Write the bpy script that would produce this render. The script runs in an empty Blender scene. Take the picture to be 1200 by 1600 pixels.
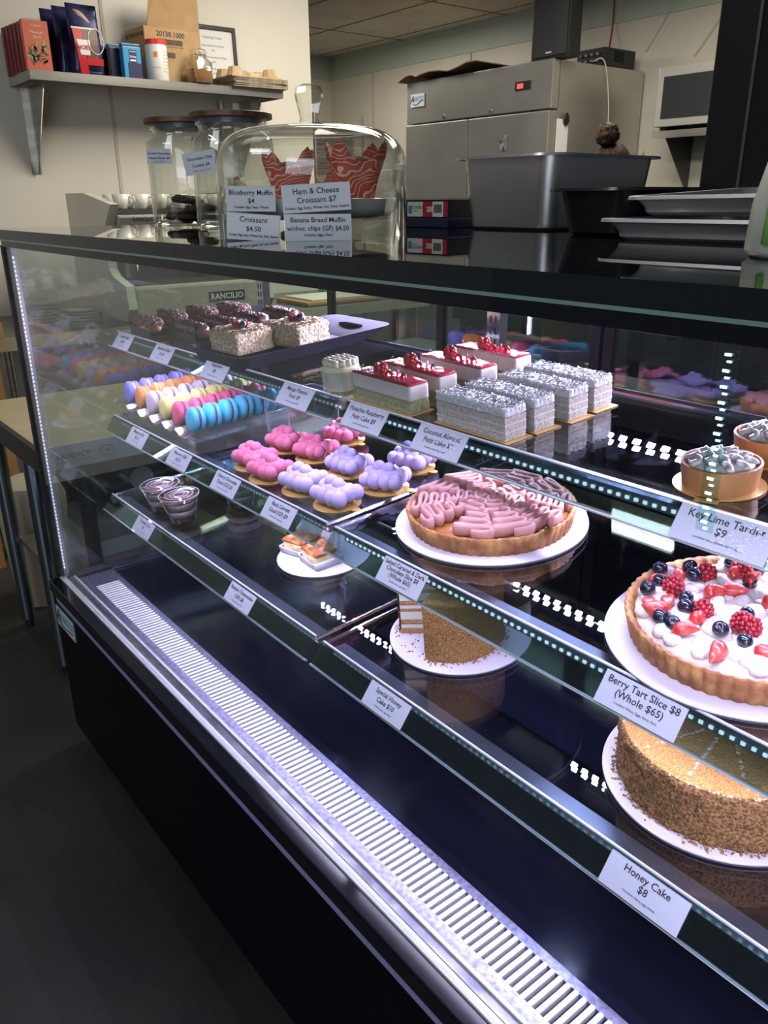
import bpy, bmesh, math, random
from mathutils import Vector, Matrix, noise
PI = math.pi
SC = bpy.context.scene
COL = SC.collection
random.seed(7)

# ---------------------------------------------------------------- camera, world, lights, exposure
cam_data = bpy.data.cameras.new('camera')
cam_data.sensor_fit = 'AUTO'; cam_data.sensor_width = 36.0; cam_data.lens = 28.322
cam_data.clip_start = 0.02; cam_data.clip_end = 60
cam = bpy.data.objects.new('camera', cam_data); COL.objects.link(cam)
R_ = Vector((0.62037103, 0.78427016, -0.00775303)); U_ = Vector((-0.27796699, 0.22909867, 0.93287092)); B_ = Vector((0.73339903, -0.57657101, 0.36012739))
cm = Matrix((R_, U_, B_)).transposed().to_4x4(); cm.translation = Vector((0, 0, 1.315))
cam.matrix_world = cm
SC.camera = cam
SC.view_settings.view_transform = 'Standard'; SC.view_settings.look = 'None'
SC.view_settings.gamma = 1.0; SC.view_settings.use_curve_mapping = False
SC.view_settings.exposure = 0.0
SC.cycles.use_denoising = True
SC.cycles.max_bounces = 12; SC.cycles.transparent_max_bounces = 48
SC.cycles.glossy_bounces = 6; SC.cycles.diffuse_bounces = 3; SC.cycles.transmission_bounces = 8
SC.cycles.caustics_reflective = False; SC.cycles.caustics_refractive = False
SC.cycles.sample_clamp_indirect = 4.0
world = bpy.data.worlds.new('world'); SC.world = world; world.use_nodes = True
world.node_tree.nodes['Background'].inputs['Color'].default_value = (0.80, 0.87, 1.0, 1)
world.node_tree.nodes['Background'].inputs['Strength'].default_value = 0.09

def area(name, loc, size_x, size_y, power, color, direction=(0, 0, -1), xaxis=(1, 0, 0), spread=PI):
    l = bpy.data.lights.new(name, 'AREA'); l.shape = 'RECTANGLE'; l.size = size_x; l.size_y = size_y
    l.energy = power; l.color = color; l.spread = spread
    o = bpy.data.objects.new(name, l); COL.objects.link(o)
    z = -Vector(direction).normalized(); x = Vector(xaxis).normalized(); y = z.cross(x).normalized(); x = y.cross(z)
    m = Matrix((x, y, z)).transposed().to_4x4(); m.translation = Vector(loc); o.matrix_world = m
    return o
LED = (0.76, 0.66, 1.0)
WARM = (1.0, 0.93, 0.80)
area('kitchen_ceiling_light', (-2.6, 2.2, 2.58), 1.2, 0.6, 50, WARM)
area('kitchen_ceiling_light', (-2.7, 3.6, 2.58), 1.2, 0.6, 34, WARM)
area('kitchen_ceiling_light', (-5.6, 3.9, 2.58), 1.2, 0.6, 32, WARM)
area('shop_side_fill', (2.0, -2.5, 1.7), 2.6, 1.8, 52, (0.86, 0.93, 1.0), (-0.8, 1, -0.12))  # added cool fill from the shop side for signs, pans and plate
area('shop_overhead_fill', (-1.6, -1.4, 2.9), 1.2, 0.6, 20, (0.92, 0.95, 1.0), (0, 0.5, -1))  # second added fill, brightens signs, jars and floor
# led tubes of the case: rear of the header, front underside of both upper shelves, two front corners
DEG = PI/180
for i in range(64):
    area('header_led', (-0.955+(i-31.5)*0.0272, 1.10, 1.218), 0.013, 0.009, 0.50, LED, (0, -0.7, -1), spread=150*DEG)
area('header_led_tube', (-0.955, 0.515, 1.226), 1.74, 0.008, 4.6, LED, (0, -0.02, -1), spread=110*DEG)
for lx, k in ((-1.405, 0.9), (-0.505, 1.0)):
    area('shelf_led_tube', (lx, 0.700, 1.0185), 0.86, 0.010, (1.3 if lx < -1 else 0.85)*k, LED, (0, 0.15, -1), spread=110*DEG)
    area('shelf_led_tube', (lx, 0.667, 0.8265), 0.86, 0.010, (2.2 if lx < -1 else 0.85)*k, LED, (0, 0.15, -1), spread=110*DEG)
    area('shelf_led_tube', (lx, 0.639, 0.6375), 0.86, 0.010, 1.1*k, LED, (0, -0.45, -1), spread=120*DEG)
area('corner_led_tube', (-1.855, 0.497, 0.86), 0.008, 0.70, 0.2, LED, (1, 0.9, 0), (1, -1, 0), spread=100*DEG)
area('corner_led_tube', (-0.062, 0.500, 0.86), 0.008, 0.70, 1.7, LED, (-1, 0.9, 0), (1, 1, 0), spread=140*DEG)

# ---------------------------------------------------------------- materials
MATS = {}
def nodes_of(m):
    m.use_nodes = True
    nt = m.node_tree
    return nt, nt.nodes, nt.links
def mat(name, color, rough=0.5, metal=0.0, color2=None, scale=20.0, detail=4.0, bump=0.0, bscale=None, spec=0.5, sss=0.0, coat=0.0, lo=0.4, hi=0.6, stretch=None):
    if name in MATS: return MATS[name]
    m = bpy.data.materials.new(name); nt, N, L = nodes_of(m)
    b = N['Principled BSDF']
    b.inputs['Base Color'].default_value = (*color, 1); b.inputs['Roughness'].default_value = rough
    b.inputs['Metallic'].default_value = metal; b.inputs['Specular IOR Level'].default_value = spec
    if sss: b.inputs['Subsurface Weight'].default_value = sss; b.inputs['Subsurface Radius'].default_value = (0.01, 0.006, 0.004)
    if coat: b.inputs['Coat Weight'].default_value = coat; b.inputs['Coat Roughness'].default_value = 0.06
    tc = N.new('ShaderNodeTexCoord'); src = tc.outputs['Object']
    if stretch:
        mp = N.new('ShaderNodeMapping'); mp.inputs['Scale'].default_value = stretch; L.new(src, mp.inputs['Vector']); src = mp.outputs['Vector']
    if color2:
        n = N.new('ShaderNodeTexNoise'); n.inputs['Scale'].default_value = scale; n.inputs['Detail'].default_value = detail
        L.new(src, n.inputs['Vector'])
        r = N.new('ShaderNodeValToRGB'); r.color_ramp.elements[0].position = lo; r.color_ramp.elements[1].position = hi
        r.color_ramp.elements[0].color = (*color, 1); r.color_ramp.elements[1].color = (*color2, 1)
        L.new(n.outputs['Fac'], r.inputs['Fac']); L.new(r.outputs['Color'], b.inputs['Base Color'])
    if bump:
        n2 = N.new('ShaderNodeTexNoise'); n2.inputs['Scale'].default_value = bscale or scale; n2.inputs['Detail'].default_value = 5
        L.new(src, n2.inputs['Vector'])
        bp = N.new('ShaderNodeBump'); bp.inputs['Strength'].default_value = bump; bp.inputs['Distance'].default_value = 0.004
        L.new(n2.outputs['Fac'], bp.inputs['Height']); L.new(bp.outputs['Normal'], b.inputs['Normal'])
    MATS[name] = m
    return m
def thin_glass(name, tint=(0.93, 0.97, 0.96), f0=0.04, rough=0.0, power=5.0, gain=1.0):
    # a pane: see-through plus a mirror share that grows towards grazing views
    if name in MATS: return MATS[name]
    m = bpy.data.materials.new(name); nt, N, L = nodes_of(m)
    N.remove(N['Principled BSDF']); out = N['Material Output']
    tr = N.new('ShaderNodeBsdfTransparent'); tr.inputs['Color'].default_value = (*tint, 1)
    gl = N.new('ShaderNodeBsdfGlossy'); gl.inputs['Roughness'].default_value = rough; gl.inputs['Color'].default_value = (1, 1, 1, 1)
    lw = N.new('ShaderNodeLayerWeight'); lw.inputs['Blend'].default_value = 0.5
    pw = N.new('ShaderNodeMath'); pw.operation = 'POWER'; pw.inputs[1].default_value = power; L.new(lw.outputs['Facing'], pw.inputs[0])
    ma = N.new('ShaderNodeMath'); ma.operation = 'MULTIPLY_ADD'; ma.inputs[1].default_value = (1 - f0) * gain; ma.inputs[2].default_value = f0
    L.new(pw.outputs[0], ma.inputs[0])
    mx = N.new('ShaderNodeMixShader'); L.new(ma.outputs[0], mx.inputs['Fac']); L.new(tr.outputs[0], mx.inputs[1]); L.new(gl.outputs[0], mx.inputs[2])
    L.new(mx.outputs[0], out.inputs['Surface'])
    MATS[name] = m
    return m
def emis(name, color, strength):
    if name in MATS: return MATS[name]
    m = bpy.data.materials.new(name); nt, N, L = nodes_of(m)
    b = N['Principled BSDF']; b.inputs['Base Color'].default_value = (*color, 1)
    b.inputs['Emission Color'].default_value = (*color, 1); b.inputs['Emission Strength'].default_value = strength
    MATS[name] = m
    return m

GLASS = thin_glass('clear_glass')
SIDEGLASS = thin_glass('side_glass', (0.86, 0.93, 0.92), 0.10)
SHELFGLASS = thin_glass('shelf_glass', (0.72, 0.76, 0.80), 0.16)
JARGLASS = thin_glass('jar_glass', (0.94, 0.95, 0.94), 0.05, 0.0, 3.0)
ACRYL = thin_glass('clear_acrylic', (0.93, 0.95, 0.97), 0.06, 0.16, 3.0)
RAILPL = thin_glass('rail_plastic', (0.74, 0.82, 0.82), 0.07, 0.02)
REARGLASS = thin_glass('rear_glass', (0.62, 0.68, 0.70), 0.09)
STEEL = mat('stainless_steel', (0.50, 0.49, 0.46), 0.30, 1.0, (0.60, 0.58, 0.54), 3.0, stretch=(1, 1, 12))
STEELW = mat('worn_steel', (0.52, 0.50, 0.45), 0.36, 0.85, (0.60, 0.58, 0.52), 2.5, bump=0.06, bscale=5)
CHROME = mat('chrome', (0.75, 0.74, 0.78), 0.14, 1.0); TRIM = mat('bright_trim', (0.80, 0.79, 0.84), 0.42, 0.5)
SLOTM = mat('slot_metal', (0.92, 0.92, 0.94), 0.40, 0.25)
GALV = mat('galvanised_deck', (0.22, 0.22, 0.33), 0.30, 0.85, (0.42, 0.42, 0.60), 160.0, lo=0.35, hi=0.65)
BLACKG = mat('black_gloss', (0.004, 0.005, 0.010), 0.10, spec=0.5)
BLACKP = mat('black_panel', (0.0012, 0.0014, 0.005), 0.3, spec=0.12)
NAVYDECK = mat('navy_deck', (0.004, 0.0045, 0.013), 0.10, 0.0, (0.006, 0.007, 0.020), 4.0, spec=0.6)
COUNTER = mat('black_counter_glass', (0.006, 0.010, 0.014), 0.015, 0.0, spec=0.55)
EDGEG = mat('glass_edge', (0.17, 0.26, 0.24), 0.2, 0.0, spec=0.6)
BLACKM = mat('black_matt', (0.010, 0.010, 0.011), 0.5)
DIODE = emis('led_diode', (0.90, 0.87, 1.0), 2.6); DIODEL = emis('led_diode_dim', (0.90, 0.87, 1.0), 0.7)
REFLDOT = emis('led_reflection_glow', (0.70, 1.0, 0.93), 4.0)  # glow of the dots that imitate a reflected LED column
PCARD = mat('price_card', (0.46, 0.48, 0.56), 0.55)
INK = mat('black_ink', (0.012, 0.012, 0.016), 0.6)
WALLM = mat('painted_wall', (0.66, 0.62, 0.53), 0.45, color2=(0.70, 0.66, 0.57), scale=1.6, spec=0.4)
WALLG = mat('painted_wall_green', (0.47, 0.54, 0.46), 0.5)
CEILM = mat('ceiling_tile', (0.62, 0.58, 0.50), 0.9, color2=(0.56, 0.52, 0.44), scale=3)
FLOORM = mat('concrete_floor', (0.016, 0.018, 0.018), 0.5, color2=(0.030, 0.030, 0.027), scale=2.2, detail=9, bump=0.25, bscale=60, spec=0.4)

# ---------------------------------------------------------------- mesh helpers
class MB:
    def __init__(s): s.bm = bmesh.new(); s.mi = 0; s.mats = []
    def use(s, m):
        if m not in s.mats: s.mats.append(m)
        s.mi = s.mats.index(m); return s
    def _f(s, faces):
        for f in faces: f.material_index = s.mi
    def box(s, x0, y0, z0, x1, y1, z1, M=None, bev=0.0):
        vs = [Vector(v) for v in ((x0,y0,z0),(x1,y0,z0),(x1,y1,z0),(x0,y1,z0),(x0,y0,z1),(x1,y0,z1),(x1,y1,z1),(x0,y1,z1))]
        if M: vs = [M @ v for v in vs]
        V = [s.bm.verts.new(v) for v in vs]
        F = [s.bm.faces.new([V[i] for i in q]) for q in ((3,2,1,0),(4,5,6,7),(0,1,5,4),(1,2,6,5),(2,3,7,6),(3,0,4,7))]
        s._f(F)
        if bev:
            es = list({e for f in F for e in f.edges})
            r = bmesh.ops.bevel(s.bm, geom=es, offset=bev, segments=2, affect='EDGES', profile=0.6)
            s._f(r['faces'])
        return s
    def prism(s, poly, z0, z1, M=None):
        a = [Vector((p[0], p[1], z0)) for p in poly]; b = [Vector((p[0], p[1], z1)) for p in poly]
        if M: a = [M @ v for v in a]; b = [M @ v for v in b]
        A = [s.bm.verts.new(v) for v in a]; B = [s.bm.verts.new(v) for v in b]; n = len(poly)
        F = [s.bm.faces.new(A[::-1]), s.bm.faces.new(B)]
        for i in range(n): F.append(s.bm.faces.new((A[i], A[(i+1) % n], B[(i+1) % n], B[i])))
        s._f(F); return s
    def lathe(s, prof, seg=32, M=None, rmod=None, closed=False):
        rings = []
        for r, z in prof:
            ring = []
            if r < 1e-6:
                v = Vector((0, 0, z)); ring = [s.bm.verts.new(M @ v if M else v)]
            else:
                for i in range(seg):
                    a = 2*PI*i/seg; rr = r*(rmod(a, z) if rmod else 1)
                    v = Vector((rr*math.cos(a), rr*math.sin(a), z)); ring.append(s.bm.verts.new(M @ v if M else v))
            rings.append(ring)
        F = []
        pairs = list(zip(rings, rings[1:])) + ([(rings[-1], rings[0])] if closed else [])
        for A, B in pairs:
            for i in range(seg):
                j = (i+1) % seg
                if len(A) == 1 and len(B) == 1: break
                if len(A) == 1: F.append(s.bm.faces.new((A[0], B[j], B[i])))
                elif len(B) == 1: F.append(s.bm.faces.new((A[i], A[j], B[0])))
                else: F.append(s.bm.faces.new((A[i], A[j], B[j], B[i])))
        s._f(F); return s
    def cyl(s, cx, cy, z0, z1, r0, r1=None, seg=24, M=None):
        r1 = r0 if r1 is None else r1
        T = Matrix.Translation((cx, cy, 0)); T = M @ T if M else T
        return s.lathe([(0, z0), (r0, z0), (r1, z1), (0, z1)], seg, T)
    def tube(s, pts, r, seg=8, flat=1.0, up=None):
        pts = [Vector(p) for p in pts]; rings = []; n = len(pts)
        for i, p in enumerate(pts):
            t = (pts[min(i+1, n-1)] - pts[max(i-1, 0)]).normalized()
            u = Vector(up) if up else (Vector((0, 0, 1)) if abs(t.z) < 0.9 else Vector((1, 0, 0)))
            a = t.cross(u).normalized(); b = a.cross(t).normalized()
            rr = r[i] if isinstance(r, (list, tuple)) else r
            rings.append([s.bm.verts.new(p + a*math.cos(2*PI*k/seg)*rr*flat + b*math.sin(2*PI*k/seg)*rr) for k in range(seg)])
        F = [s.bm.faces.new(rings[0]), s.bm.faces.new(rings[-1][::-1])]
        for A, B in zip(rings, rings[1:]):
            for k in range(seg): F.append(s.bm.faces.new((A[k], B[k], B[(k+1) % seg], A[(k+1) % seg])))
        s._f(F); return s
    def ball(s, c, r, sub=2, sc=(1, 1, 1), M=None, amp=0.0, fr=30.0, rot=None):
        res = bmesh.ops.create_icosphere(s.bm, subdivisions=sub, radius=1.0)
        for v in res['verts']:
            d = v.co.copy()
            k = 1 + (amp*noise.noise(d*fr*0.1 + Vector(c)*97) if amp else 0)
            p = Vector((d.x*sc[0], d.y*sc[1], d.z*sc[2]))*r*k
            if rot: p = rot @ p
            p += Vector(c); v.co = M @ p if M else p
        s._f([f for v in res['verts'] for f in v.link_faces]); return s
    def grid_box(s, x0, y0, z0, x1, y1, z1, n=(10, 10, 6), amp=0.001, fr=90.0, rnd=0.0, seed=0.0):
        # rough surfaced block: a subdivided box whose skin is pushed by noise
        c = Vector(((x0+x1)/2, (y0+y1)/2, (z0+z1)/2)); h = Vector(((x1-x0)/2, (y1-y0)/2, (z1-z0)/2))
        cache = {}
        def V(i, j, k):
            key = (i, j, k)
            if key not in cache:
                p = Vector((x0+(x1-x0)*i/n[0], y0+(y1-y0)*j/n[1], z0+(z1-z0)*k/n[2]))
                if rnd:
                    q = p - c
                    inner = Vector([max(-(h[a]-rnd), min(h[a]-rnd, q[a])) for a in range(3)])
                    dlt = q - inner
                    if dlt.length > rnd: q = inner + dlt.normalized()*rnd
                    p = c + q
                d = (p - c); dn = Vector((d.x/h.x, d.y/h.y, d.z/h.z)); dn = dn.normalized() if dn.length else dn
                if k > 0: p = p + dn*amp*(noise.noise(p*fr + Vector((seed, seed, 0))) + 0.6*noise.noise(p*fr*2.7 + Vector((seed, 0, 5))))
                cache[key] = s.bm.verts.new(p)
            return cache[key]
        F = []
        for i in range(n[0]):
            for j in range(n[1]):
                F.append(s.bm.faces.new((V(i,j,0), V(i,j+1,0), V(i+1,j+1,0), V(i+1,j,0))))
                F.append(s.bm.faces.new((V(i,j,n[2]), V(i+1,j,n[2]), V(i+1,j+1,n[2]), V(i,j+1,n[2]))))
        for i in range(n[0]):
            for k in range(n[2]):
                F.append(s.bm.faces.new((V(i,0,k), V(i+1,0,k), V(i+1,0,k+1), V(i,0,k+1))))
                F.append(s.bm.faces.new((V(i,n[1],k), V(i,n[1],k+1), V(i+1,n[1],k+1), V(i+1,n[1],k))))
        for j in range(n[1]):
            for k in range(n[2]):
                F.append(s.bm.faces.new((V(0,j,k), V(0,j,k+1), V(0,j+1,k+1), V(0,j+1,k))))
                F.append(s.bm.faces.new((V(n[0],j,k), V(n[0],j+1,k), V(n[0],j+1,k+1), V(n[0],j,k+1))))
        s._f(F); return s
    def build(s, name, m=None, parent=None, smooth=False, M=None):
        me = bpy.data.meshes.new(name)
        if M: s.bm.transform(M)
        if smooth:
            for f in s.bm.faces: f.smooth = True
        s.bm.normal_update()
        s.bm.to_mesh(me); s.bm.free()
        for x in (s.mats if s.mats else [m]): me.materials.append(x)
        if smooth == 'auto':
            me.set_sharp_from_angle(angle=math.radians(40))
        o = bpy.data.objects.new(name, me); COL.objects.link(o)
        if parent: o.parent = parent
        return o

def tag(o, label, cat, group=None, kind=None):
    o['label'] = label; o['category'] = cat
    if group: o['group'] = group
    if kind: o['kind'] = kind
    return o
def thing(name, label, cat, loc=(0, 0, 0), group=None, rot=None, M=None):
    o = bpy.data.objects.new(name, None); COL.objects.link(o); o.empty_display_size = 0.05
    if M is not None: o.matrix_world = M
    else:
        o.location = loc
        if rot: o.rotation_euler = rot
    return tag(o, label, cat, group)
def struct(o): o['kind'] = 'structure'; return o
def dup(root, M, label, group=None):
    r = root.copy(); COL.objects.link(r); r.matrix_world = M; r['label'] = label
    if group: r['group'] = group
    for ch in list(root.children):
        c = ch.copy(); COL.objects.link(c); c.parent = r
        for g in list(ch.children):
            d = g.copy(); COL.objects.link(d); d.parent = c
    return r
def copy_of(root, M, label, first, group=None):
    # the first use moves the prototype itself, later ones copy it
    if first:
        root.matrix_world = M; root['label'] = label
        if group: root['group'] = group
        return root
    return dup(root, M, label, group)

_text_cache = {}
def text_bm(lines, bm, M, shear=0.0):
    # lines: (string, size, y of baseline, bold offset); centred on x = 0 unless x given
    for ln in lines:
        st, size, y = ln[0], ln[1], ln[2]
        off = ln[3] if len(ln) > 3 else 0.0
        x = ln[4] if len(ln) > 4 else 0.0
        wmax = ln[5] if len(ln) > 5 else None
        cu = bpy.data.curves.new('t', 'FONT'); cu.body = st; cu.size = size; cu.align_x = 'CENTER'; cu.offset = off
        cu.resolution_u = 2; cu.shear = shear
        ob = bpy.data.objects.new('t', cu); COL.objects.link(ob)
        dg = bpy.context.evaluated_depsgraph_get()
        me = bpy.data.meshes.new_from_object(ob.evaluated_get(dg))
        xs = [v.co.x for v in me.vertices]; k = 1.0
        if wmax and xs and (max(xs)-min(xs)) > wmax: k = wmax/(max(xs)-min(xs))
        T = M @ Matrix.Translation((x, y, 0)) @ Matrix.Diagonal((k, 1, 1, 1))
        me.transform(T); bm.from_mesh(me)
        bpy.data.objects.remove(ob); bpy.data.curves.remove(cu); bpy.data.meshes.remove(me)
def lettering(lines, parent, m=None, M=Matrix.Identity(4), name='lettering', shear=0.0):
    b = MB(); text_bm(lines, b.bm, M, shear)
    return b.build(name, m or INK, parent)
def frame(origin, x, up):
    x = Vector(x).normalized(); u = Vector(up); u = (u - x*u.dot(x)).normalized(); n = x.cross(u)
    m = Matrix((x, u, n)).transposed().to_4x4(); m.translation = Vector(origin); return m

# ---------------------------------------------------------------- the room
FL = MB().box(-7.6, -3.2, -0.05, 3.0, 5.27, 0.0).build('floor', FLOORM); struct(FL)
w = MB().box(-7.6, 5.12, 0, 3.0, 5.27, 2.42).build('wall_back', WALLM); struct(w)
w = MB().box(-7.6, 5.11, 2.42, 3.0, 5.27, 2.9).build('trim_1', WALLG); struct(w)
w = MB().box(-7.42, 2.7, 0, -7.3, 5.12, 2.42).build('wall_left', WALLM); struct(w)
w = MB().box(-7.42, 2.7, 2.42, -7.29, 5.12, 2.9).build('trim_2', WALLG); struct(w)
w = MB().box(-4.20, -3.2, 0, -4.05, 2.71, 3.2).build('wall_shelf_side', WALLM); struct(w)
# seams of the wall panels
for i, (x, z0, z1) in enumerate(((-6.62, 0, 2.42), (-5.33, 0, 2.42), (-4.36, 0, 2.42), (-3.02, 0, 2.42))):
    struct(MB().box(x-0.006, 5.112, z0, x+0.006, 5.121, z1).build('trim_%d' % (3+i), mat('seam', (0.50, 0.46, 0.38), 0.6)))
struct(MB().box(-4.051, 1.59, 0, -4.046, 1.605, 3.2).build('trim_7', mat('seam', (0.50, 0.46, 0.38), 0.6)))
# ceiling tiles on a grid
b = MB().use(CEILM).box(-7.6, 2.71, 2.62, 3.0, 5.27, 2.66).box(-4.05, -3.2, 2.98, 3.0, 2.71, 3.02).box(-4.05, 2.70, 2.62, 3.0, 2.72, 3.0)
b.use(mat('tile_grid', (0.20, 0.18, 0.15), 0.7))
for i in range(9): b.box(-7.4+1.2425*i+0.0-0.02-0.0045, 2.72, 2.616, -7.4+1.2425*i-0.02+0.0045, 5.11, 2.6205)
for y in (3.10, 3.72, 4.34, 4.96): b.box(-7.3, y-0.0045, 2.6158, 3.0, y+0.0045, 2.6203)
struct(b.build('ceiling'))
# ---------------------------------------------------------------- the display case
XL, XR = -1.88, -0.03
YF = 0.48           # inner side of the front glass
case = thing('display_case', 'long black refrigerated bakery display case with glass front and three lit tiers', 'display case', (-0.955, 0.9, 0))
def cp(b, name, m=None, smooth=False, par=None):
    # a part given in world coordinates
    o = b.build(name, m, None, smooth); 
    if par is None: par = case
    o.parent = par
    o.location = -case.location if par == case else (0, 0, 0)
    return o
cp(MB().box(XL, 0.455, 0.055, XR, 1.38, 0.44), 'base_panel', BLACKP)
cp(MB().box(XL+0.03, 0.50, 0.0, XR-0.03, 1.34, 0.055), 'toe_kick', BLACKM)
cp(MB().box(XL, 0.447, 0.44, XR, 0.474, 0.470, bev=0.003), 'black_ledge', BLACKG)
cp(MB().box(XL+0.02, 0.4535, 0.417, XR, 0.4556, 0.429), 'reflector_strip', mat('strip_led_tint', (0.34, 0.32, 0.60), 0.35, 0.2))  # LED light on the strip is put into its lavender colour
cp(MB().box(XL+0.008, 0.4725, 0.44, XR, 0.484, 0.4735, bev=0.001), 'glass_channel', TRIM)
cp(MB().box(XL+0.01, 0.474, 0.474, XR-0.01, 0.480, 1.236), 'front_glass', GLASS)
cp(MB().box(XL, 0.486, 0.474, XL+0.006, 1.28, 1.236), 'side_glass', SIDEGLASS)
cp(MB().box(XR-0.006, 0.486, 0.474, XR, 1.28, 1.236), 'side_glass', SIDEGLASS)
# header: glass counter slab with pale lower edge, black band below
cp(MB().box(-1.99, 0.470, 1.2475, 0.10, 1.42, 1.266), 'counter_glass', COUNTER)
cp(MB().box(-1.99, 0.4695, 1.2445, 0.10, 0.475, 1.2475), 'pale_glass_edge', EDGEG)
cp(MB().box(XL, 0.4705, 1.2325, XR, 0.53, 1.2445), 'header_rail', BLACKG)
cp(MB().box(XL, 1.12, 1.225, XR, 1.30, 1.2475), 'header_rail', BLACKG)
cp(MB().box(XL, 0.53, 1.241, XR, 1.12, 1.2475), 'header_lining', BLACKM)
# left front corner mullion with dotted led strips
b = MB().use(BLACKM).box(XL-0.012, 0.470, 0.47, XL+0.002, 0.490, 1.235).use(mat('mullion_alu', (0.62, 0.64, 0.72), 0.3, 0.8))
b.box(XL+0.002, 0.481, 0.474, XL+0.020, 0.492, 1.235)
mull = cp(b, 'corner_post')
b = MB().use(mat('mullion_alu', (0.62, 0.64, 0.72), 0.3, 0.8)).box(XR-0.020, 0.481, 0.474, XR-0.006, 0.492, 1.235)
cp(b, 'corner_post')
def diodes(name, pts, size, m=DIODE):
    b = MB()
    for p in pts: b.box(p[0]-size[0], p[1]-size[1], p[2]-size[2], p[0]+size[0], p[1]+size[1], p[2]+size[2])
    return cp(b, name, m)
diodes('led_strip', [(XL+0.022, 0.4835, 0.50+0.009*i) for i in range(80)], (0.0012, 0.0012, 0.0026), emis('led_corner', (0.80, 0.80, 0.95), 1.6))
# added strip of glowing dots in place of an LED reflection on the glass
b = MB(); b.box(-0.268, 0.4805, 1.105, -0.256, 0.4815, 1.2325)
refl_strip = cp(b, 'led_reflection_strip', thin_glass('ribbon', (0.78, 0.95, 0.92), 0.03))
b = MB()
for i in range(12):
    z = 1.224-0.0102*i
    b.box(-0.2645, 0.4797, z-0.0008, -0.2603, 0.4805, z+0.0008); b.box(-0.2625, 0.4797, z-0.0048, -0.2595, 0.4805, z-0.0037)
o = cp(b, 'led_reflection_dots', REFLDOT, par=refl_strip)
# deck: chrome inner channel, slotted air grille, navy deck
cp(MB().box(XL+0.03, 0.486, 0.450, XR-0.01, 0.498, 0.4715), 'inner_channel', mat('wet_steel', (0.40, 0.40, 0.52), 0.18, 0.95, (0.62, 0.62, 0.74), 30))
cp(MB().box(XL+0.03, 0.4985, 0.452, XR-0.01, 0.5035, 0.476), 'grille_edge', TRIM)
b = MB().use(GALV)
b.box(XL+0.04, 0.5035, 0.455, XR-0.01, 0.524, 0.4705).box(XL+0.04, 0.578, 0.455, XR-0.01, 0.5915, 0.4705)
b.box(XL+0.04, 0.524, 0.455, XL+0.105, 0.578, 0.4705)
cp(b, 'grille_frame')
b = MB()
n = 0
x = XL+0.110
while x < XR-0.03:
    b.box(x, 0.5225, 0.4600, x+0.0066, 0.5795, 0.4708, bev=0.0014); x += 0.0116; n += 1
cp(b, 'grille_slats', SLOTM)
cp(MB().box(XL+0.04, 0.524, 0.440, XR-0.01, 0.578, 0.446), 'grille_trench', BLACKM)
cp(MB().box(XL+0.006, 0.5915, 0.455, XR-0.006, 1.28, 0.4665), 'deck', NAVYDECK)
b = MB().use(mat('wet_steel', (0.40, 0.40, 0.52), 0.18, 0.95)).box(XL+0.006, 0.49, 0.452, XL+0.030, 1.28, 0.476).box(XL+0.034, 0.59, 0.4665, XL+0.040, 1.28, 0.4705)
cp(b, 'side_channel')
# rear sliding doors
b = MB()
for x in (XL+0.0, -1.43, -0.985, -0.955, -0.49, XR-0.02): b.box(x, 1.285, 0.47, x+0.022, 1.30, 1.228)
b.box(XL, 1.285, 0.46, XR, 1.30, 0.49).box(XL, 1.285, 1.19, XR, 1.30, 1.228)
cp(b, 'rear_door_frame', mat('black_alu', (0.02, 0.02, 0.025), 0.35, 0.6))
cp(MB().box(XL+0.02, 1.289, 0.49, -0.965, 1.294, 1.19), 'rear_door', REARGLASS)
cp(MB().box(-0.935, 1.289, 0.49, XR-0.02, 1.294, 1.19), 'rear_door', REARGLASS)
cp(MB().box(XL+0.01, 1.38, 0.905, XR, 1.60, 0.93), 'rear_ledge', BLACKM)
# shelf uprights with slots
for x in (-1.03, -1.855, -0.07):
    b = MB().use(CHROME).box(x-0.016, 1.062, 0.47, x+0.016, 1.082, 1.23).use(BLACKM)
    for i in range(36):
        z = 1.21-0.02*i
        for dx in (-0.008, 0.004): b.box(x+dx, 1.0612, z, x+dx+0.0035, 1.0625, z+0.012)
    cp(b, 'shelf_upright')
TILT = math.atan(0.085)
SH = {'t': (1.042, 0.678, 0.955), 'm': (0.850, 0.645, 0.96), 'b': (0.658, 0.618, 0.96)}
def sp(s, x, y, off=0.0):
    z0, y0, _ = SH[s]; return Vector((x, y, z0+0.085*(y-y0)+off))
def on(s, x, y, rz=0.0, off=0.0):
    z0, y0, _ = SH[s]
    nrm = Vector((0, -math.sin(TILT), math.cos(TILT)))
    M = Matrix.Rotation(TILT, 4, 'X') @ Matrix.Rotation(rz, 4, 'Z'); M.translation = sp(s, x, y)+nrm*(off+0.0006); return M
RAIL = {'t': ((.678, 1.042), (.657, 1.012)), 'm': ((.647, .85), (.624, .817)), 'b': ((.618, .66), (.593, .627))}
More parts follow.
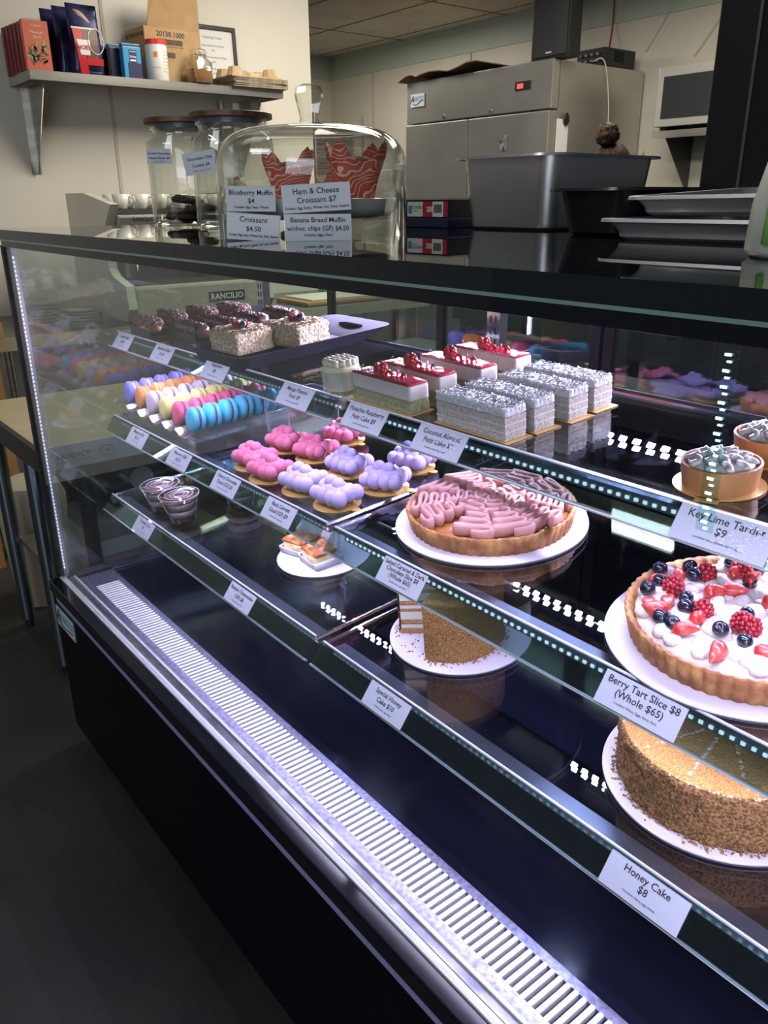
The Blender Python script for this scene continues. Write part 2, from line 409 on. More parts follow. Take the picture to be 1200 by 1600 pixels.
for s in 'tmb':
    z0, y0, y1 = SH[s]
    for (xa, xb) in ((-1.845, -0.966), (-0.944, -0.066)):
        def P(x, y, off): return (x, y, z0+0.085*(y-y0)+off)
        b = MB()
        vs = [P(xa, y0, -0.006), P(xb, y0, -0.006), P(xb, y1, -0.006), P(xa, y1, -0.006), P(xa, y0, 0), P(xb, y0, 0), P(xb, y1, 0), P(xa, y1, 0)]
        V = [b.bm.verts.new(v) for v in vs]
        for q in ((3,2,1,0),(4,5,6,7),(0,1,5,4),(1,2,6,5),(2,3,7,6),(3,0,4,7)): b.bm.faces.new([V[i] for i in q])
        sh = cp(b, 'shelf', SHELFGLASS)
        # metal trim round the shelf, brackets, clear price rail
        T = Matrix.Translation((0, 0, 0))
        def strip(p, q, r, m, name):
            b = MB(); b.tube([p, q], r, 6); return cp(b, name, m, par=sh)
        (yt, zt), (yb, zb) = RAIL[s]
        strip(P(xa, y1, -0.003), P(xb, y1, -0.003), 0.0045, CHROME, 'rear_trim')
        for x in (xa, xb): strip(P(x, y0, -0.003), P(x, y1, -0.003), 0.004, CHROME, 'side_trim')
        for x in (xa+0.004, xb-0.004):
            b = MB()
            m0 = Matrix(((0, 0, 1, x-0.0015), (1, 0, 0, 0), (0, 1, 0, 0), (0, 0, 0, 1)))
            b.prism([(y0+0.05, P(x, y0+0.05, -0.007)[2]-0.008), (y1, P(x, y1, -0.007)[2]-0.02), (1.06, P(x, 1.06, 0)[2]-0.04), (1.06, P(x, 1.06, 0)[2]), (y0+0.05, P(x, y0+0.05, -0.007)[2])], 0, 0.003, m0)
            cp(b, 'bracket', mat('dark_bracket', (0.05, 0.05, 0.06), 0.35, 0.7), par=sh)
        b = MB()
        # two thin sheets of the rail pocket plus its foot
        d = Vector((0, yb-yt, zb-zt)); nrm = Vector((0, -0.83, 0.55)).normalized()
        for k in (0.0, 0.0022):
            A = Vector((0, yt, zt))+nrm*k; Bb = Vector((0, yb, zb))+nrm*k
            v = [b.bm.verts.new((xx, p.y+q*nrm.y, p.z+q*nrm.z)) for q in (0, 0.0007) for xx, p in ((xa, A), (xb, A), (xb, Bb), (xa, Bb))]
            for q in ((0,1,2,3),(7,6,5,4),(0,4,5,1),(1,5,6,2),(2,6,7,3),(3,7,4,0)): b.bm.faces.new([v[i] for i in q])
        cp(b, 'price_rail', RAILPL, par=sh)
        b = MB(); b.tube([(xa, yt, zt+0.0005), (xb, yt, zt+0.0005)], 0.0021, 6); b.tube([(xa-0.004, yb, zb), (xb+0.002, yb, zb)], 0.0019, 6); b.tube([(xa-0.004, yb+0.004, zb-0.003), (xb+0.002, yb+0.004, zb-0.003)], 0.0014, 6)
        cp(b, 'rail_trim', TRIM, par=sh)
        # led bar under the front of the shelf
        b = MB().use(mat('bar_alu', (0.55, 0.55, 0.60), 0.3, 0.8)).box(xa+0.01, yt+0.010, zt-0.022, xb-0.01, yt+0.034, zt-0.010)
        cp(b, 'light_bar', par=sh)
        b = MB()
        k = xa+0.016
        while k < xb-0.012: b.box(k, yt+0.0085, zt-0.0190, k+0.0042, yt+0.0098, zt-0.0155); k += 0.0110
        cp(b, 'led_row', DIODEL if xa < -1 or s == 'b' else DIODE, par=sh)
# badge on the base, white and blue
M0 = frame((-1.815, 0.4545, 0.377), (1, 0, 0), (0, 0, 1))
bd = cp(MB().box(-0.062, -0.026, 0, 0.062, 0.026, 0.0015, M=M0), 'badge', mat('badge_white', (0.50, 0.60, 0.62), 0.4))
b = MB(); text_bm([('VANTCO', 0.030, -0.004, 0.0, 0.012, 0.088)], b.bm, M0 @ Matrix.Translation((0, 0, 0.0021)), 0.15); cp(b, 'lettering', mat('badge_blue', (0.10, 0.33, 0.62), 0.4), par=bd)
b = MB(); text_bm([('A', 0.046, -0.008, 0.0, -0.046)], b.bm, M0 @ Matrix.Translation((0, 0, 0.0023)), 0.2)
b.tube([M0 @ Vector((-0.052+0.104*t, -0.004-0.014*math.sin(t*2.6)-0.004*math.sin(t*6), 0.0022)) for t in [i/16 for i in range(17)]], 0.0012, 5)
cp(b, 'swoosh', INK, par=bd)

# ---------------------------------------------------------------- price cards on the rails
def railcard(s, x0, lines, label, w=0.0895, over=0.06, damaged=False):
    (yt, zt), (yb, zb) = RAIL[s]
    up = Vector((0, yt-yb, zt-zb)); ln = up.length
    M = frame(Vector((x0+w/2, yt, zt))-up*0.5, (1, 0, 0), up)
    M.translation = M.translation + M.to_3x3() @ Vector((0, -0.0005, 0.0040))
    t = thing('price_card', label, 'price card', M=M, group='price cards in the shelf rails')
    MB().box(-w/2, -0.0185, -0.0004, w/2, 0.0180, 0.0004).build('card', PCARD, t)
    lettering([(a, sz, y, 0.00012 if sz > 0.004 else 0, 0, w*0.92) for a, sz, y in lines], t, M=Matrix.Translation((0, 0, 0.0007)))
    if damaged:
        rr = random.Random(int(-x0*1000)); b = MB()
        for i in range(60):
            a = rr.uniform(-1, 1); px, py = 0.022+rr.gauss(0, 0.010), rr.gauss(-0.003, 0.008)
            if abs(px) < w/2-0.002 and abs(py) < 0.017:
                b.box(px-0.0016*rr.random(), py-0.0012, 0.0008, px+0.0016, py+0.0005*rr.random(), 0.0011)
        b.build('frost', mat('frost', (0.62, 0.64, 0.72), 0.5), t)
    return t
A_ = 0.0098
def L2(a, b_, c='Contains: dairy, egg, wheat', k=1.0): return [(a, A_*k, 0.0068), (b_, A_*k, -0.0042), (c, 0.0036, -0.0118)]
railcard('t', -1.821, L2('Vanilla Eclair', '$6.50'), 'printed price card at the left end of the top shelf below the first eclair')
railcard('t', -1.614, L2('Bourbon Eclair', '$6.50'), 'printed price card below the lumpy chocolate eclairs on the top shelf')
railcard('t', -1.385, L2('Napoleon', '$9'), 'Napoleon price card below the black tray of crumb cakes')
railcard('t', -1.114, L2('Mango Passion', 'Fruit $9'), 'Mango Passion Fruit price card below the small round white cake')
railcard('t', -0.933, L2('Pistachio Raspberry', 'Petit Cake $9'), 'Pistachio Raspberry Petit Cake price card on the top rail')
railcard('t', -0.776, L2('Coconut Almond', 'Petit Cake $9'), 'frosted over Coconut Almond Petit Cake price card on the top rail', damaged=True)
railcard('t', -0.392, L2('Key Lime Tartlet', '$9', 'contains: nuts, gluten, dairy, eggs', 1.12), 'Key Lime Tartlet price card at the right end of the top rail', 0.095, damaged=True)
railcard('m', -1.722, L2('Macaron (GF)', '$3.25'), 'Macaron price card at the left end of the middle shelf')
railcard('m', -1.513, L2('Macaron (GF)', '$3.25'), 'Macaron price card right of the clear macaron tray corner')
railcard('m', -1.317, L2('Cherry Chocolate', 'Cloud (GF) $9'), 'Cherry Chocolate Cloud price card on the middle rail')
railcard('m', -1.131, L2('Black Currant', 'Cloud (GF) $9'), 'Black Currant Cloud price card on the middle rail')
railcard('m', -0.812, [('Salted Caramel & Dark', 0.0088, 0.0095), ('Chocolate Slice $8', 0.0088, 0.0015), ('(Whole $65)', 0.0088, -0.0065), ('Contains: dairy, egg, wheat', 0.0034, -0.0125)], 'Salted Caramel and Dark Chocolate price card below the caramel tart')
railcard('m', -0.434, L2('Berry Tart Slice $8', '(Whole $65)', 'Contains: Wheat, Eggs, Dairy, Nuts', 1.12), 'Berry Tart Slice price card below the berry tart', 0.096)
railcard('b', -1.672, L2('Tiramisu Cup', '$7'), 'Tiramisu Cup price card at the left end of the bottom rail')
railcard('b', -1.236, L2('Basque Cheesecake', '(GF) $8'), 'Basque Cheesecake price card on the bottom rail')
railcard('b', -0.810, L2('Special Honey', 'Cake $10'), 'Special Honey Cake price card below the cut honey cake')
railcard('b', -0.384, L2('Honey Cake', '$8', 'Contains: dairy, egg, wheat', 1.12), 'Honey Cake price card at the right of the bottom rail', 0.095)
# ---------------------------------------------------------------- pastry materials
CHOC = mat('dark_chocolate', (0.050, 0.018, 0.016), 0.25, color2=(0.085, 0.034, 0.030), scale=60, bump=0.5, bscale=120, coat=0.3)
CHOCR = mat('chocolate_crumbs', (0.040, 0.014, 0.012), 0.55, color2=(0.30, 0.16, 0.13), scale=260, bump=1.0, bscale=400)
PUFF = mat('choux_pastry', (0.45, 0.17, 0.045), 0.55, color2=(0.62, 0.30, 0.09), scale=50, bump=0.3, bscale=90)
FLAKE = mat('pastry_flakes', (0.64, 0.44, 0.26), 0.75, color2=(0.92, 0.76, 0.56), scale=230, bump=1.0, bscale=260)
HONEY = mat('honey_crumbs', (0.28, 0.12, 0.035), 0.85, color2=(0.58, 0.30, 0.10), scale=420, bump=1.0, bscale=420)
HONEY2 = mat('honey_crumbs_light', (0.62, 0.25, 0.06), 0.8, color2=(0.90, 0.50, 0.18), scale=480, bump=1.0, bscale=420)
SPONGE = mat('honey_sponge', (0.42, 0.19, 0.08), 0.85, color2=(0.58, 0.30, 0.14), scale=300, bump=0.6, bscale=300)
CREAM = mat('white_cream', (0.82, 0.76, 0.68), 0.45, color2=(0.88, 0.83, 0.77), scale=30, bump=0.15, bscale=60, sss=0.15)
WHIP = mat('whipped_cream', (0.76, 0.70, 0.70), 0.40, sss=0.2, bump=0.1, bscale=60)
COCO = mat('coconut_flakes', (0.88, 0.88, 0.90), 0.75, color2=(0.93, 0.92, 0.94), scale=420, bump=0.3, bscale=420)
COCOS = mat('coconut_sponge', (0.62, 0.54, 0.42), 0.85, color2=(0.76, 0.70, 0.60), scale=260, bump=0.6, bscale=300)
PIST = mat('pistachio_sponge', (0.34, 0.36, 0.15), 0.85, color2=(0.52, 0.52, 0.28), scale=330, bump=0.7, bscale=300)
MOUSSE = mat('pale_mousse', (0.80, 0.74, 0.66), 0.45, color2=(0.84, 0.79, 0.72), scale=40, sss=0.15)
JELLY = mat('raspberry_glaze', (0.42, 0.010, 0.035), 0.10, color2=(0.55, 0.03, 0.07), scale=70, bump=0.3, bscale=60, coat=0.6)
RASPB = mat('raspberry', (0.34, 0.008, 0.020), 0.26, color2=(0.50, 0.03, 0.05), scale=120, sss=0.0, coat=0.3)
BLUEB = mat('blueberry', (0.004, 0.006, 0.016), 0.18, color2=(0.012, 0.018, 0.042), scale=40, coat=0.5)
STRAW = mat('strawberry_flesh', (0.52, 0.016, 0.020), 0.22, color2=(0.74, 0.16, 0.13), scale=55, bump=0.2, bscale=160, coat=0.4)
CRUST = mat('tart_crust', (0.27, 0.095, 0.03), 0.65, color2=(0.50, 0.24, 0.08), scale=38, bump=0.5, bscale=150)
CARAM = mat('caramel', (0.42, 0.15, 0.04), 0.25, coat=0.3)
MAUVE = mat('pink_chocolate_cream', (0.50, 0.24, 0.23), 0.55, color2=(0.56, 0.28, 0.27), scale=25, sss=0.15, bump=0.12, bscale=200)
GOLD = mat('gold_board', (0.72, 0.46, 0.16), 0.35, 0.35)
BOARD = mat('cake_board', (0.62, 0.58, 0.66), 0.6)
KRAFT = mat('board_edge', (0.10, 0.08, 0.09), 0.8)
PAPER = mat('baking_paper', (0.72, 0.68, 0.76), 0.6, bump=0.35, bscale=60)
PINK = mat('pink_velvet', (0.66, 0.15, 0.28), 0.8, color2=(0.72, 0.20, 0.34), scale=30, bump=0.25, bscale=420)
LILAC = mat('lilac_velvet', (0.46, 0.37, 0.70), 0.75, color2=(0.54, 0.44, 0.76), scale=30, bump=0.25, bscale=420)

# eclairs in black paper boats
def make_eclair(kind):
    t = thing('eclair', 'eclair', 'eclair')
    L, W, H = (0.118, 0.036, 0.030)
    b = MB().ball((0, 0, 0.017), 1, 3, (L/2, W/2, 0.015), amp=0.05); b.build('pastry', PUFF, t, True)
    b = MB()
    if kind == 'crumb':
        b.grid_box(-L/2+0.004, -W/2+0.001, 0.013, L/2-0.004, W/2-0.001, 0.038, (44, 18, 10), 0.0042, 110, 0.012)
        b.build('chocolate_topping', CHOCR, t, False)
    else:
        b.grid_box(-L/2, -W/2, 0.005, L/2, W/2, 0.036, (24, 10, 8), 0.0010, 70, 0.013)
        rr = random.Random(3)
        for i in range(110):
            x = rr.uniform(-L/2+0.006, L/2-0.006); a = rr.uniform(-0.1, PI+0.1)
            b.ball((x, math.cos(a)*(W/2-0.002), 0.020+math.sin(a)*0.0155), rr.uniform(0.0030, 0.0046), 1)
        b.build('chocolate_coating', CHOC, t, True)
    # boat: thin tray with upturned rim
    b = MB(); 
    b.box(-L/2-0.006, -W/2-0.003, 0.0, L/2+0.006, W/2+0.003, 0.0012)
    for y in (-1, 1): b.box(-L/2-0.006, y*(W/2+0.003)-0.0005, 0.0, L/2-0.002, y*(W/2+0.003)+0.0005, 0.017)
    b.box(-L/2-0.0065, -W/2-0.003, 0, -L/2-0.0055, W/2+0.003, 0.017)
    b.build('paper_boat', mat('black_paper', (0.012, 0.014, 0.02), 0.45), t)
    return t
pe, pb = make_eclair('crumb'), make_eclair('lumpy')
for i, (x, y, r) in enumerate(((-1.735, 0.712, -0.05), (-1.755, 0.778, -0.03), (-1.735, 0.842, 0.0), (-1.70, 0.905, 0.04))):
    copy_of(pe, on('t', x, y, r), ['crumb topped chocolate eclair nearest the glass at the left end of the top shelf', 'second crumb topped eclair from the front in the left column', 'third crumb topped eclair from the front in the left column', 'hindmost crumb topped eclair in the left column of the top shelf'][i], i == 0, 'eclairs on the top shelf')
for i, (x, y, r) in enumerate(((-1.585, 0.745, -0.05), (-1.575, 0.808, 0.0), (-1.560, 0.868, 0.03), (-1.545, 0.935, 0.02))):
    copy_of(pb, on('t', x, y, r), ['lumpy chocolate coated eclair nearest the glass beside the black tray', 'second lumpy chocolate eclair from the front in the right column', 'third lumpy chocolate eclair from the front in the right column', 'lumpy chocolate eclair farthest back behind the crumb cakes'][i], i == 0, 'eclairs on the top shelf')

# raspberry and blueberry builders
def rasp_mesh(r=0.009):
    b = MB(); rr = random.Random(5)
    b.ball((0, 0, r*0.9), r*0.86, 2, (1, 1, 1.08))
    for k, (zz, n) in enumerate(((0.15, 9), (0.50, 10), (0.88, 10), (1.25, 9), (1.58, 6), (1.80, 2))):
        rad = r*0.86*math.sqrt(max(0.04, 1-((zz-0.9)/1.02)**2))
        for i in range(n):
            a = 2*PI*(i+0.5*(k % 2))/n
            b.ball((rad*math.cos(a), rad*math.sin(a), zz*r+r*0.05), r*0.27, 1)
    me_o = b.build('raspberry', RASPB, None, True); me = me_o.data; bpy.data.objects.remove(me_o); return me
def blue_mesh(r=0.0068):
    b = MB(); b.lathe([(0, 0.0), (r*0.6, r*0.12), (r*0.95, r*0.55), (r, r*0.95), (r*0.88, r*1.42), (r*0.5, r*1.72), (r*0.36, r*1.80), (r*0.26, r*1.68), (0, r*1.64)], 20, rmod=lambda a, z: 1+(0.10*math.cos(5*a) if z > r*1.7 else 0))
    o = b.build('blueberry', BLUEB, None, True); me = o.data; bpy.data.objects.remove(o); return me
def straw_mesh(s=0.014):
    b = MB(); n = 7
    prof = [(0, -0.1), (0.52, 0.12), (0.72, 0.5), (0.55, 0.95), (0, 1.45)]
    pts = []
    # a quarter of a strawberry: pointed wedge with a flat cut face
    b.lathe([(0, 0.0), (0.34*s, 0.06*s), (0.52*s, 0.35*s), (0.46*s, 0.75*s), (0.28*s, 1.15*s), (0.06*s, 1.42*s), (0, 1.45*s)], 14, rmod=lambda a, z: 1.0 if math.cos(a) > 0.1 else 0.45)
    o = b.build('strawberry_piece', STRAW, None, True); me = o.data; bpy.data.objects.remove(o); return me
RM, BMESH, SM = rasp_mesh(), blue_mesh(), straw_mesh()
def sub(me, name, parent, loc, rot=(0, 0, 0), s=1.0):
    o = bpy.data.objects.new(name, me); COL.objects.link(o); o.parent = parent
    o.location = loc; o.rotation_euler = rot; o.scale = (s, s, s); return o

# black tray with handle, two crumb cakes on it
MELA = mat('black_melamine', (0.022, 0.020, 0.036), 0.7, color2=(0.030, 0.028, 0.05), scale=8, spec=0.08)
t = thing('serving_tray', 'long black melamine tray with a handle slot holding the crumb cakes', 'tray', M=on('t', -1.335, 0.70))
b = MB()
def tray_ring(x0, x1, y0, y1, z, c):
    # rounded rectangle ring of points; the far end narrows to the handle
    out = []
    for (cx, cy, a0) in ((x1-c, y1-c, 0), (x0+c, y1-c, 90), (x0+c, y0+c, 180), (x1-c, y0+c, 270)):
        for k in range(5):
            a = math.radians(a0+22.5*k); out.append((cx+c*math.cos(a), cy+c*math.sin(a), z))
    return out
rings = [tray_ring(-0.085, 0.085, -0.025, 0.225, 0.004, 0.012), tray_ring(-0.088, 0.088, -0.028, 0.228, 0.006, 0.014), tray_ring(-0.100, 0.100, -0.038, 0.300, 0.023, 0.028), tray_ring(-0.103, 0.103, -0.041, 0.303, 0.023, 0.028), tray_ring(-0.092, 0.092, -0.030, 0.232, 0.000, 0.016)]
V = [[b.bm.verts.new(p) for p in r] for r in rings]
b.bm.faces.new(V[0]); b.bm.faces.new(V[4][::-1])
for A, B in zip(V, V[1:]):
    for i in range(20): b.bm.faces.new((A[i], A[(i+1) % 20], B[(i+1) % 20], B[i]))
b.build('dish', MELA, t, 'auto')
b = MB(); pts = [(0.030*math.cos(a)*(1 if abs(math.cos(a)) < 0.7 else 1.25), 0.270+0.011*math.sin(a)) for a in [2*PI*i/16 for i in range(16)]]
b.prism(pts, 0.0165, 0.0178); b.build('handle_slot', mat('slot_shadow', (0.002, 0.002, 0.003), 0.9, spec=0.0), t)
def make_nap():
    t = thing('crumb_cake', 'x', 'pastry')
    MB().grid_box(-0.050, -0.041, 0.0, 0.050, 0.041, 0.040, (34, 28, 16), 0.0032, 190, 0.006, 3).build('pastry_block', FLAKE, t)
    b = MB(); rr = random.Random(11)
    for i in range(170):
        x, y = rr.uniform(-0.046, 0.046), rr.uniform(-0.038, 0.038)
        R = Matrix.Rotation(rr.uniform(0, 6), 4, 'Z') @ Matrix.Rotation(rr.uniform(-0.6, 0.6), 4, 'X')
        b.box(-0.004, -0.0025, -0.0004, 0.004, 0.0025, 0.0004, M=Matrix.Translation((x, y, 0.0415+rr.random()*0.002)) @ R)
    b.build('loose_flakes', FLAKE, t)
    for (x, y, m, n, s) in ((-0.012, 0.004, BMESH, 'blueberry', 1.2), (0.015, -0.002, BMESH, 'blueberry', 1.2), (0.002, -0.006, RM, 'raspberry', 0.9), (0.004, 0.010, RM, 'raspberry', 0.85)):
        sub(m, n, t, (x, y, 0.0405), (0.2, 0.1, x*50), s)
    b = MB()
    for i in range(24): b.ball((0.002+rr.gauss(0, 0.008), rr.gauss(0, 0.006), 0.0525+rr.uniform(0, 0.006)), 0.0012, 1, (1, 1, 0.4))
    b.build('icing_sugar', mat('icing_sugar', (0.9, 0.88, 0.9), 0.8), t)
    return t
np_ = make_nap()
copy_of(np_, on('t', -1.378, 0.745, 0.03, 0.005), 'square crumb covered pastry with berries at the near end of the black tray', True, 'crumb pastries on the black tray')
copy_of(np_, on('t', -1.335, 0.842, 0.16, 0.005), 'second berry topped crumb pastry farther back on the black tray', False, 'crumb pastries on the black tray')

# mango passion cake
t = thing('mango_cake', 'small round white cake with piped top beside the raspberry slices', 'cake', M=on('t', -1.012, 0.716))
MB().lathe([(0, 0.0), (0.031, 0.0), (0.031, 0.001), (0, 0.001)], 28).build('card_disc', GOLD, t)
MB().lathe([(0, 0.001), (0.028, 0.001), (0.0285, 0.034), (0.026, 0.037), (0, 0.037)], 32, rmod=lambda a, z: 1+0.01*math.sin(9*a)).build('cake_body', mat('ivory_glaze', (0.72, 0.68, 0.46), 0.45, color2=(0.80, 0.76, 0.60), scale=50, sss=0.1), t, 'auto')
b = MB(); 
for k in range(5):
    y = -0.018+0.009*k; w_ = math.sqrt(max(0.0001, 0.027**2-y*y))
    b.tube([(-w_+2*w_*i/12, y+0.0025*math.sin(i*1.6), 0.041+0.0012*math.cos(i*1.6)) for i in range(13)], 0.0056, 8, 0.9)
b.build('piped_top', mat('ivory_cream', (0.84, 0.80, 0.58), 0.4, sss=0.15), t, True)
MB().lathe([(0.0308, 0.001), (0.0308, 0.030), (0.0312, 0.030), (0.0312, 0.001)], 32, closed=True).build('clear_collar', ACRYL, t)

# raspberry slices
def make_rasp():
    t = thing('raspberry_slice', 'x', 'cake slice')
    L, W = 0.134, 0.034
    MB().box(-L/2-0.004, -W/2-0.005, 0, L/2+0.004, W/2+0.005, 0.0008).build('card_base', GOLD, t)
    MB().grid_box(-L/2, -W/2, 0.0008, L/2, W/2, 0.0175, (40, 12, 6), 0.0008, 260, 0.001).build('sponge', PIST, t)
    MB().grid_box(-L/2, -W/2, 0.0175, L/2, W/2, 0.0395, (24, 8, 6), 0.0004, 60, 0.002).build('mousse', MOUSSE, t, True)
    MB().grid_box(-L/2+0.0005, -W/2+0.0005, 0.0385, L/2-0.0005, W/2-0.0005, 0.0425, (30, 10, 3), 0.0009, 60, 0.0016).build('glaze', JELLY, t, True)
    sub(RM, 'raspberry', t, (-0.012, -0.002, 0.041), (0.3, 0.2, 0), 1.12)
    b = MB()
    for i in range(3):
        a = i*1.9; b.tube([(0.030+0.012*math.cos(a)*k/4-0.01*i, 0.008*math.sin(a)*k/4, 0.0432+0.006*math.sin(k*0.8)) for k in range(5)], [0.0032, 0.003, 0.0026, 0.002, 0.001], 6, 0.5)
    b.build('berry_shards', JELLY, t, True)
    b = MB(); rr = random.Random(2)
    for i in range(90): b.ball((rr.gauss(-0.040, 0.012), rr.uniform(-0.012, 0.012), 0.0432), rr.uniform(0.0004, 0.0012), 1, (1, 1, 0.5))
    b.build('sugar_dust', mat('icing_sugar', (0.9, 0.88, 0.9), 0.8), t)
    b = MB()
    b.box(-L/2-0.0012, -W/2-0.0012, 0.001, L/2+0.0012, -W/2-0.0009, 0.044).box(L/2+0.0009, -W/2-0.0012, 0.001, L/2+0.0012, W/2+0.0012, 0.044)
    b.build('clear_film', thin_glass('film', (0.97, 0.97, 0.98), 0.03, 0.05, 4), t)
    return t
pr = make_rasp()
for i, (x, y, r) in enumerate(((-0.880, 0.705, -0.02), (-0.884, 0.763, -0.04), (-0.868, 0.826, -0.03), (-0.870, 0.898, -0.02))):
    copy_of(pr, on('t', x, y, r), ['raspberry topped cake slice nearest the glass with green sponge base', 'second raspberry slice from the front behind the nearest one', 'third raspberry slice from the front', 'raspberry slice farthest back on the top shelf'][i], i == 0, 'raspberry pistachio slices')
def make_coco():
    t = thing('coconut_slice', 'x', 'cake slice')
    L, W = 0.124, 0.036
    MB().box(-L/2-0.003, -W/2-0.004, 0, L/2+0.008, W/2+0.004, 0.0008).build('card_base', GOLD, t)
    MB().grid_box(-L/2, -W/2, 0.0008, L/2, W/2, 0.030, (40, 12, 8), 0.0010, 240, 0.001).build('sponge', COCOS, t)
    b = MB()
    for z in (0.0105, 0.020): b.grid_box(-L/2-0.0004, -W/2-0.0004, z, L/2+0.0004, W/2+0.0004, z+0.0016, (30, 8, 1), 0.0006, 100, 0.0)
    b.build('cream_line', CREAM, t)
    b = MB().grid_box(-L/2-0.0005, -W/2-0.0005, 0.030, L/2+0.0005, W/2+0.0005, 0.0415, (50, 16, 5), 0.0018, 260, 0.003, 4)
    rr = random.Random(4)
    for i in range(300):
        R = Matrix.Rotation(rr.uniform(0, 6), 4, 'Z') @ Matrix.Rotation(rr.uniform(-1.2, 1.2), 4, 'X')
        b.box(-0.0028, -0.0005, -0.0004, 0.0028, 0.0005, 0.0004, M=Matrix.Translation((rr.uniform(-L/2, L/2), rr.uniform(-W/2, W/2), 0.0415+0.0022*rr.random())) @ R)
    b.build('coconut_topping', COCO, t)
    b = MB(); b.box(-L/2-0.0012, -W/2-0.0012, 0.001, L/2+0.0012, -W/2-0.0009, 0.040).box(L/2+0.0009, -W/2-0.0012, 0.001, L/2+0.0012, W/2+0.0012, 0.040)
    b.build('clear_film', thin_glass('film', (0.97, 0.97, 0.98), 0.03, 0.05, 4), t)
    return t
pc = make_coco()
for i, (x, y, r) in enumerate(((-0.702, 0.708, -0.02), (-0.700, 0.757, -0.02), (-0.695, 0.815, -0.02), (-0.698, 0.868, -0.02))):
    copy_of(pc, on('t', x, y, r), ['coconut almond slice nearest the glass above the coconut price card', 'second coconut almond slice from the front', 'third coconut almond slice from the front', 'coconut almond slice farthest back on the top shelf'][i], i == 0, 'coconut almond slices')

# key lime tartlets
def make_lime():
    t = thing('lime_tartlet', 'x', 'tartlet')
    b = MB().lathe([(0, 0), (0.0445, 0), (0.0445, 0.001), (0, 0.001)], 36); b.box(-0.011, -0.052, 0, 0.011, -0.04, 0.001)
    b.build('gold_disc', GOLD, t)
    MB().lathe([(0, 0.001), (0.0355, 0.001), (0.0385, 0.0255), (0.0362, 0.0262), (0.034, 0.020), (0, 0.020)], 48, rmod=lambda a, z: 1+0.004*math.sin(13*a)).build('tart_shell', mat('tartlet_crust', (0.46, 0.19, 0.065), 0.6, color2=(0.56, 0.27, 0.10), scale=30, bump=0.3, bscale=200), t, 'auto')
    b = MB().lathe([(0, 0.018), (0.034, 0.020), (0.030, 0.027), (0, 0.030)], 32); rr = random.Random(9)
    for ring, n, rad, z in ((0, 10, 0.026, 0.0285), (1, 7, 0.015, 0.0315), (2, 1, 0.0, 0.033)):
        for i in range(n):
            a = 2*PI*i/n+ring*0.4; c = Vector((rad*math.cos(a), rad*math.sin(a), z))
            pts = []
            for k in range(8):
                q = k/7; ang = a+0.5+q*3.6
                pts.append(c+Vector((math.cos(ang)*0.0065*(1-q*0.7), math.sin(ang)*0.0065*(1-q*0.7), -0.004+q*0.0085)))
            b.tube(pts, [0.0042, 0.0044, 0.0042, 0.004, 0.0036, 0.003, 0.0022, 0.0008], 6)
    b.build('piped_cream', WHIP, t, True)
    return t
pl = make_lime()
for i, (x, y, r) in enumerate(((-0.392, 0.736, 0.3), (-0.395, 0.840, 1.2), (-0.278, 0.742, 2.0), (-0.285, 0.845, 2.9))):
    copy_of(pl, on('t', x, y, r), ['key lime tartlet with piped white cream, whole and nearest the price card', 'key lime tartlet behind the whole one near the right edge', 'key lime tartlet at the right edge above its price card', 'key lime tartlet behind the one at the right edge'][i], i == 0, 'key lime tartlets')

# macarons in a clear ribbed tray on a clear riser
def make_mac(color, fill, nm):
    shell = mat('macaron_'+nm, color, 0.5, bump=0.15, bscale=180)
    fm = mat('filling_'+nm, fill, 0.5)
    t = thing('macaron', 'x', 'macaron')
    R = 0.0262
    Q = Matrix.Rotation(PI/2, 4, 'X')
    for s in (-1, 1):
        T = Q @ Matrix.Diagonal((1, 1, s, 1))
        MB().lathe([(0, 0.0028), (R*0.96, 0.0028), (R*1.0, 0.0034), (R*0.985, 0.0058), (R, 0.0068), (R*0.97, 0.0105), (R*0.82, 0.0138), (R*0.5, 0.0158), (0, 0.0164)], 32, T, rmod=lambda a, z: 1+(0.012*math.sin(31*a) if z < 0.0056 else 0)).build('shell', shell, t, True)
    MB().lathe([(0, -0.003), (R*0.88, -0.003), (R*0.92, 0), (R*0.88, 0.003), (0, 0.003)], 28, Q).build('filling', fm, t, True)
    return t
KINDS = (('purple', (0.30, 0.28, 0.82), (0.80, 0.75, 0.92)), ('orange', (0.92, 0.34, 0.10), (0.95, 0.55, 0.25)), ('pale pink', (0.74, 0.62, 0.76), (0.28, 0.15, 0.14)), ('yellow', (0.88, 0.80, 0.30), (0.78, 0.62, 0.30)), ('red', (0.88, 0.12, 0.26), (0.25, 0.03, 0.08)), ('blue', (0.08, 0.52, 0.78), (0.16, 0.05, 0.14)))
ORD = ('nearest the glass', 'second from the glass', 'third from the glass', 'fourth from the glass', 'fifth from the glass', 'farthest from the glass')
MX0, MP, MY0 = -1.815, 0.0655, 0.690
for j, (nm, c, f) in enumerate(KINDS):
    pm = make_mac(c, f, nm.replace(' ', '_'))
    for i in range(6):
        x = MX0+MP*j; y = MY0+0.0365*i
        rr = random.Random(i*7+j)
        M = on('m', x, y, 0.0, 0.050+0.0045*0) @ Matrix.Rotation(rr.uniform(-0.06, 0.06)-0.05, 4, 'Z') @ Matrix.Rotation(-0.16, 4, 'X')
        copy_of(pm, M, '%s macaron %s in its row of the clear tray' % (nm, ORD[i]), i == 0, 'macarons in the clear tray')
t = thing('macaron_tray', 'clear ribbed plastic tray holding six rows of macarons', 'tray', M=on('m', MX0+2.5*MP, 0.70))
b = MB(); 
def rib(u): return 0.0335-0.0115*abs(math.sin(PI*u))
N_ = 60; ys = (-0.045, 0.195)
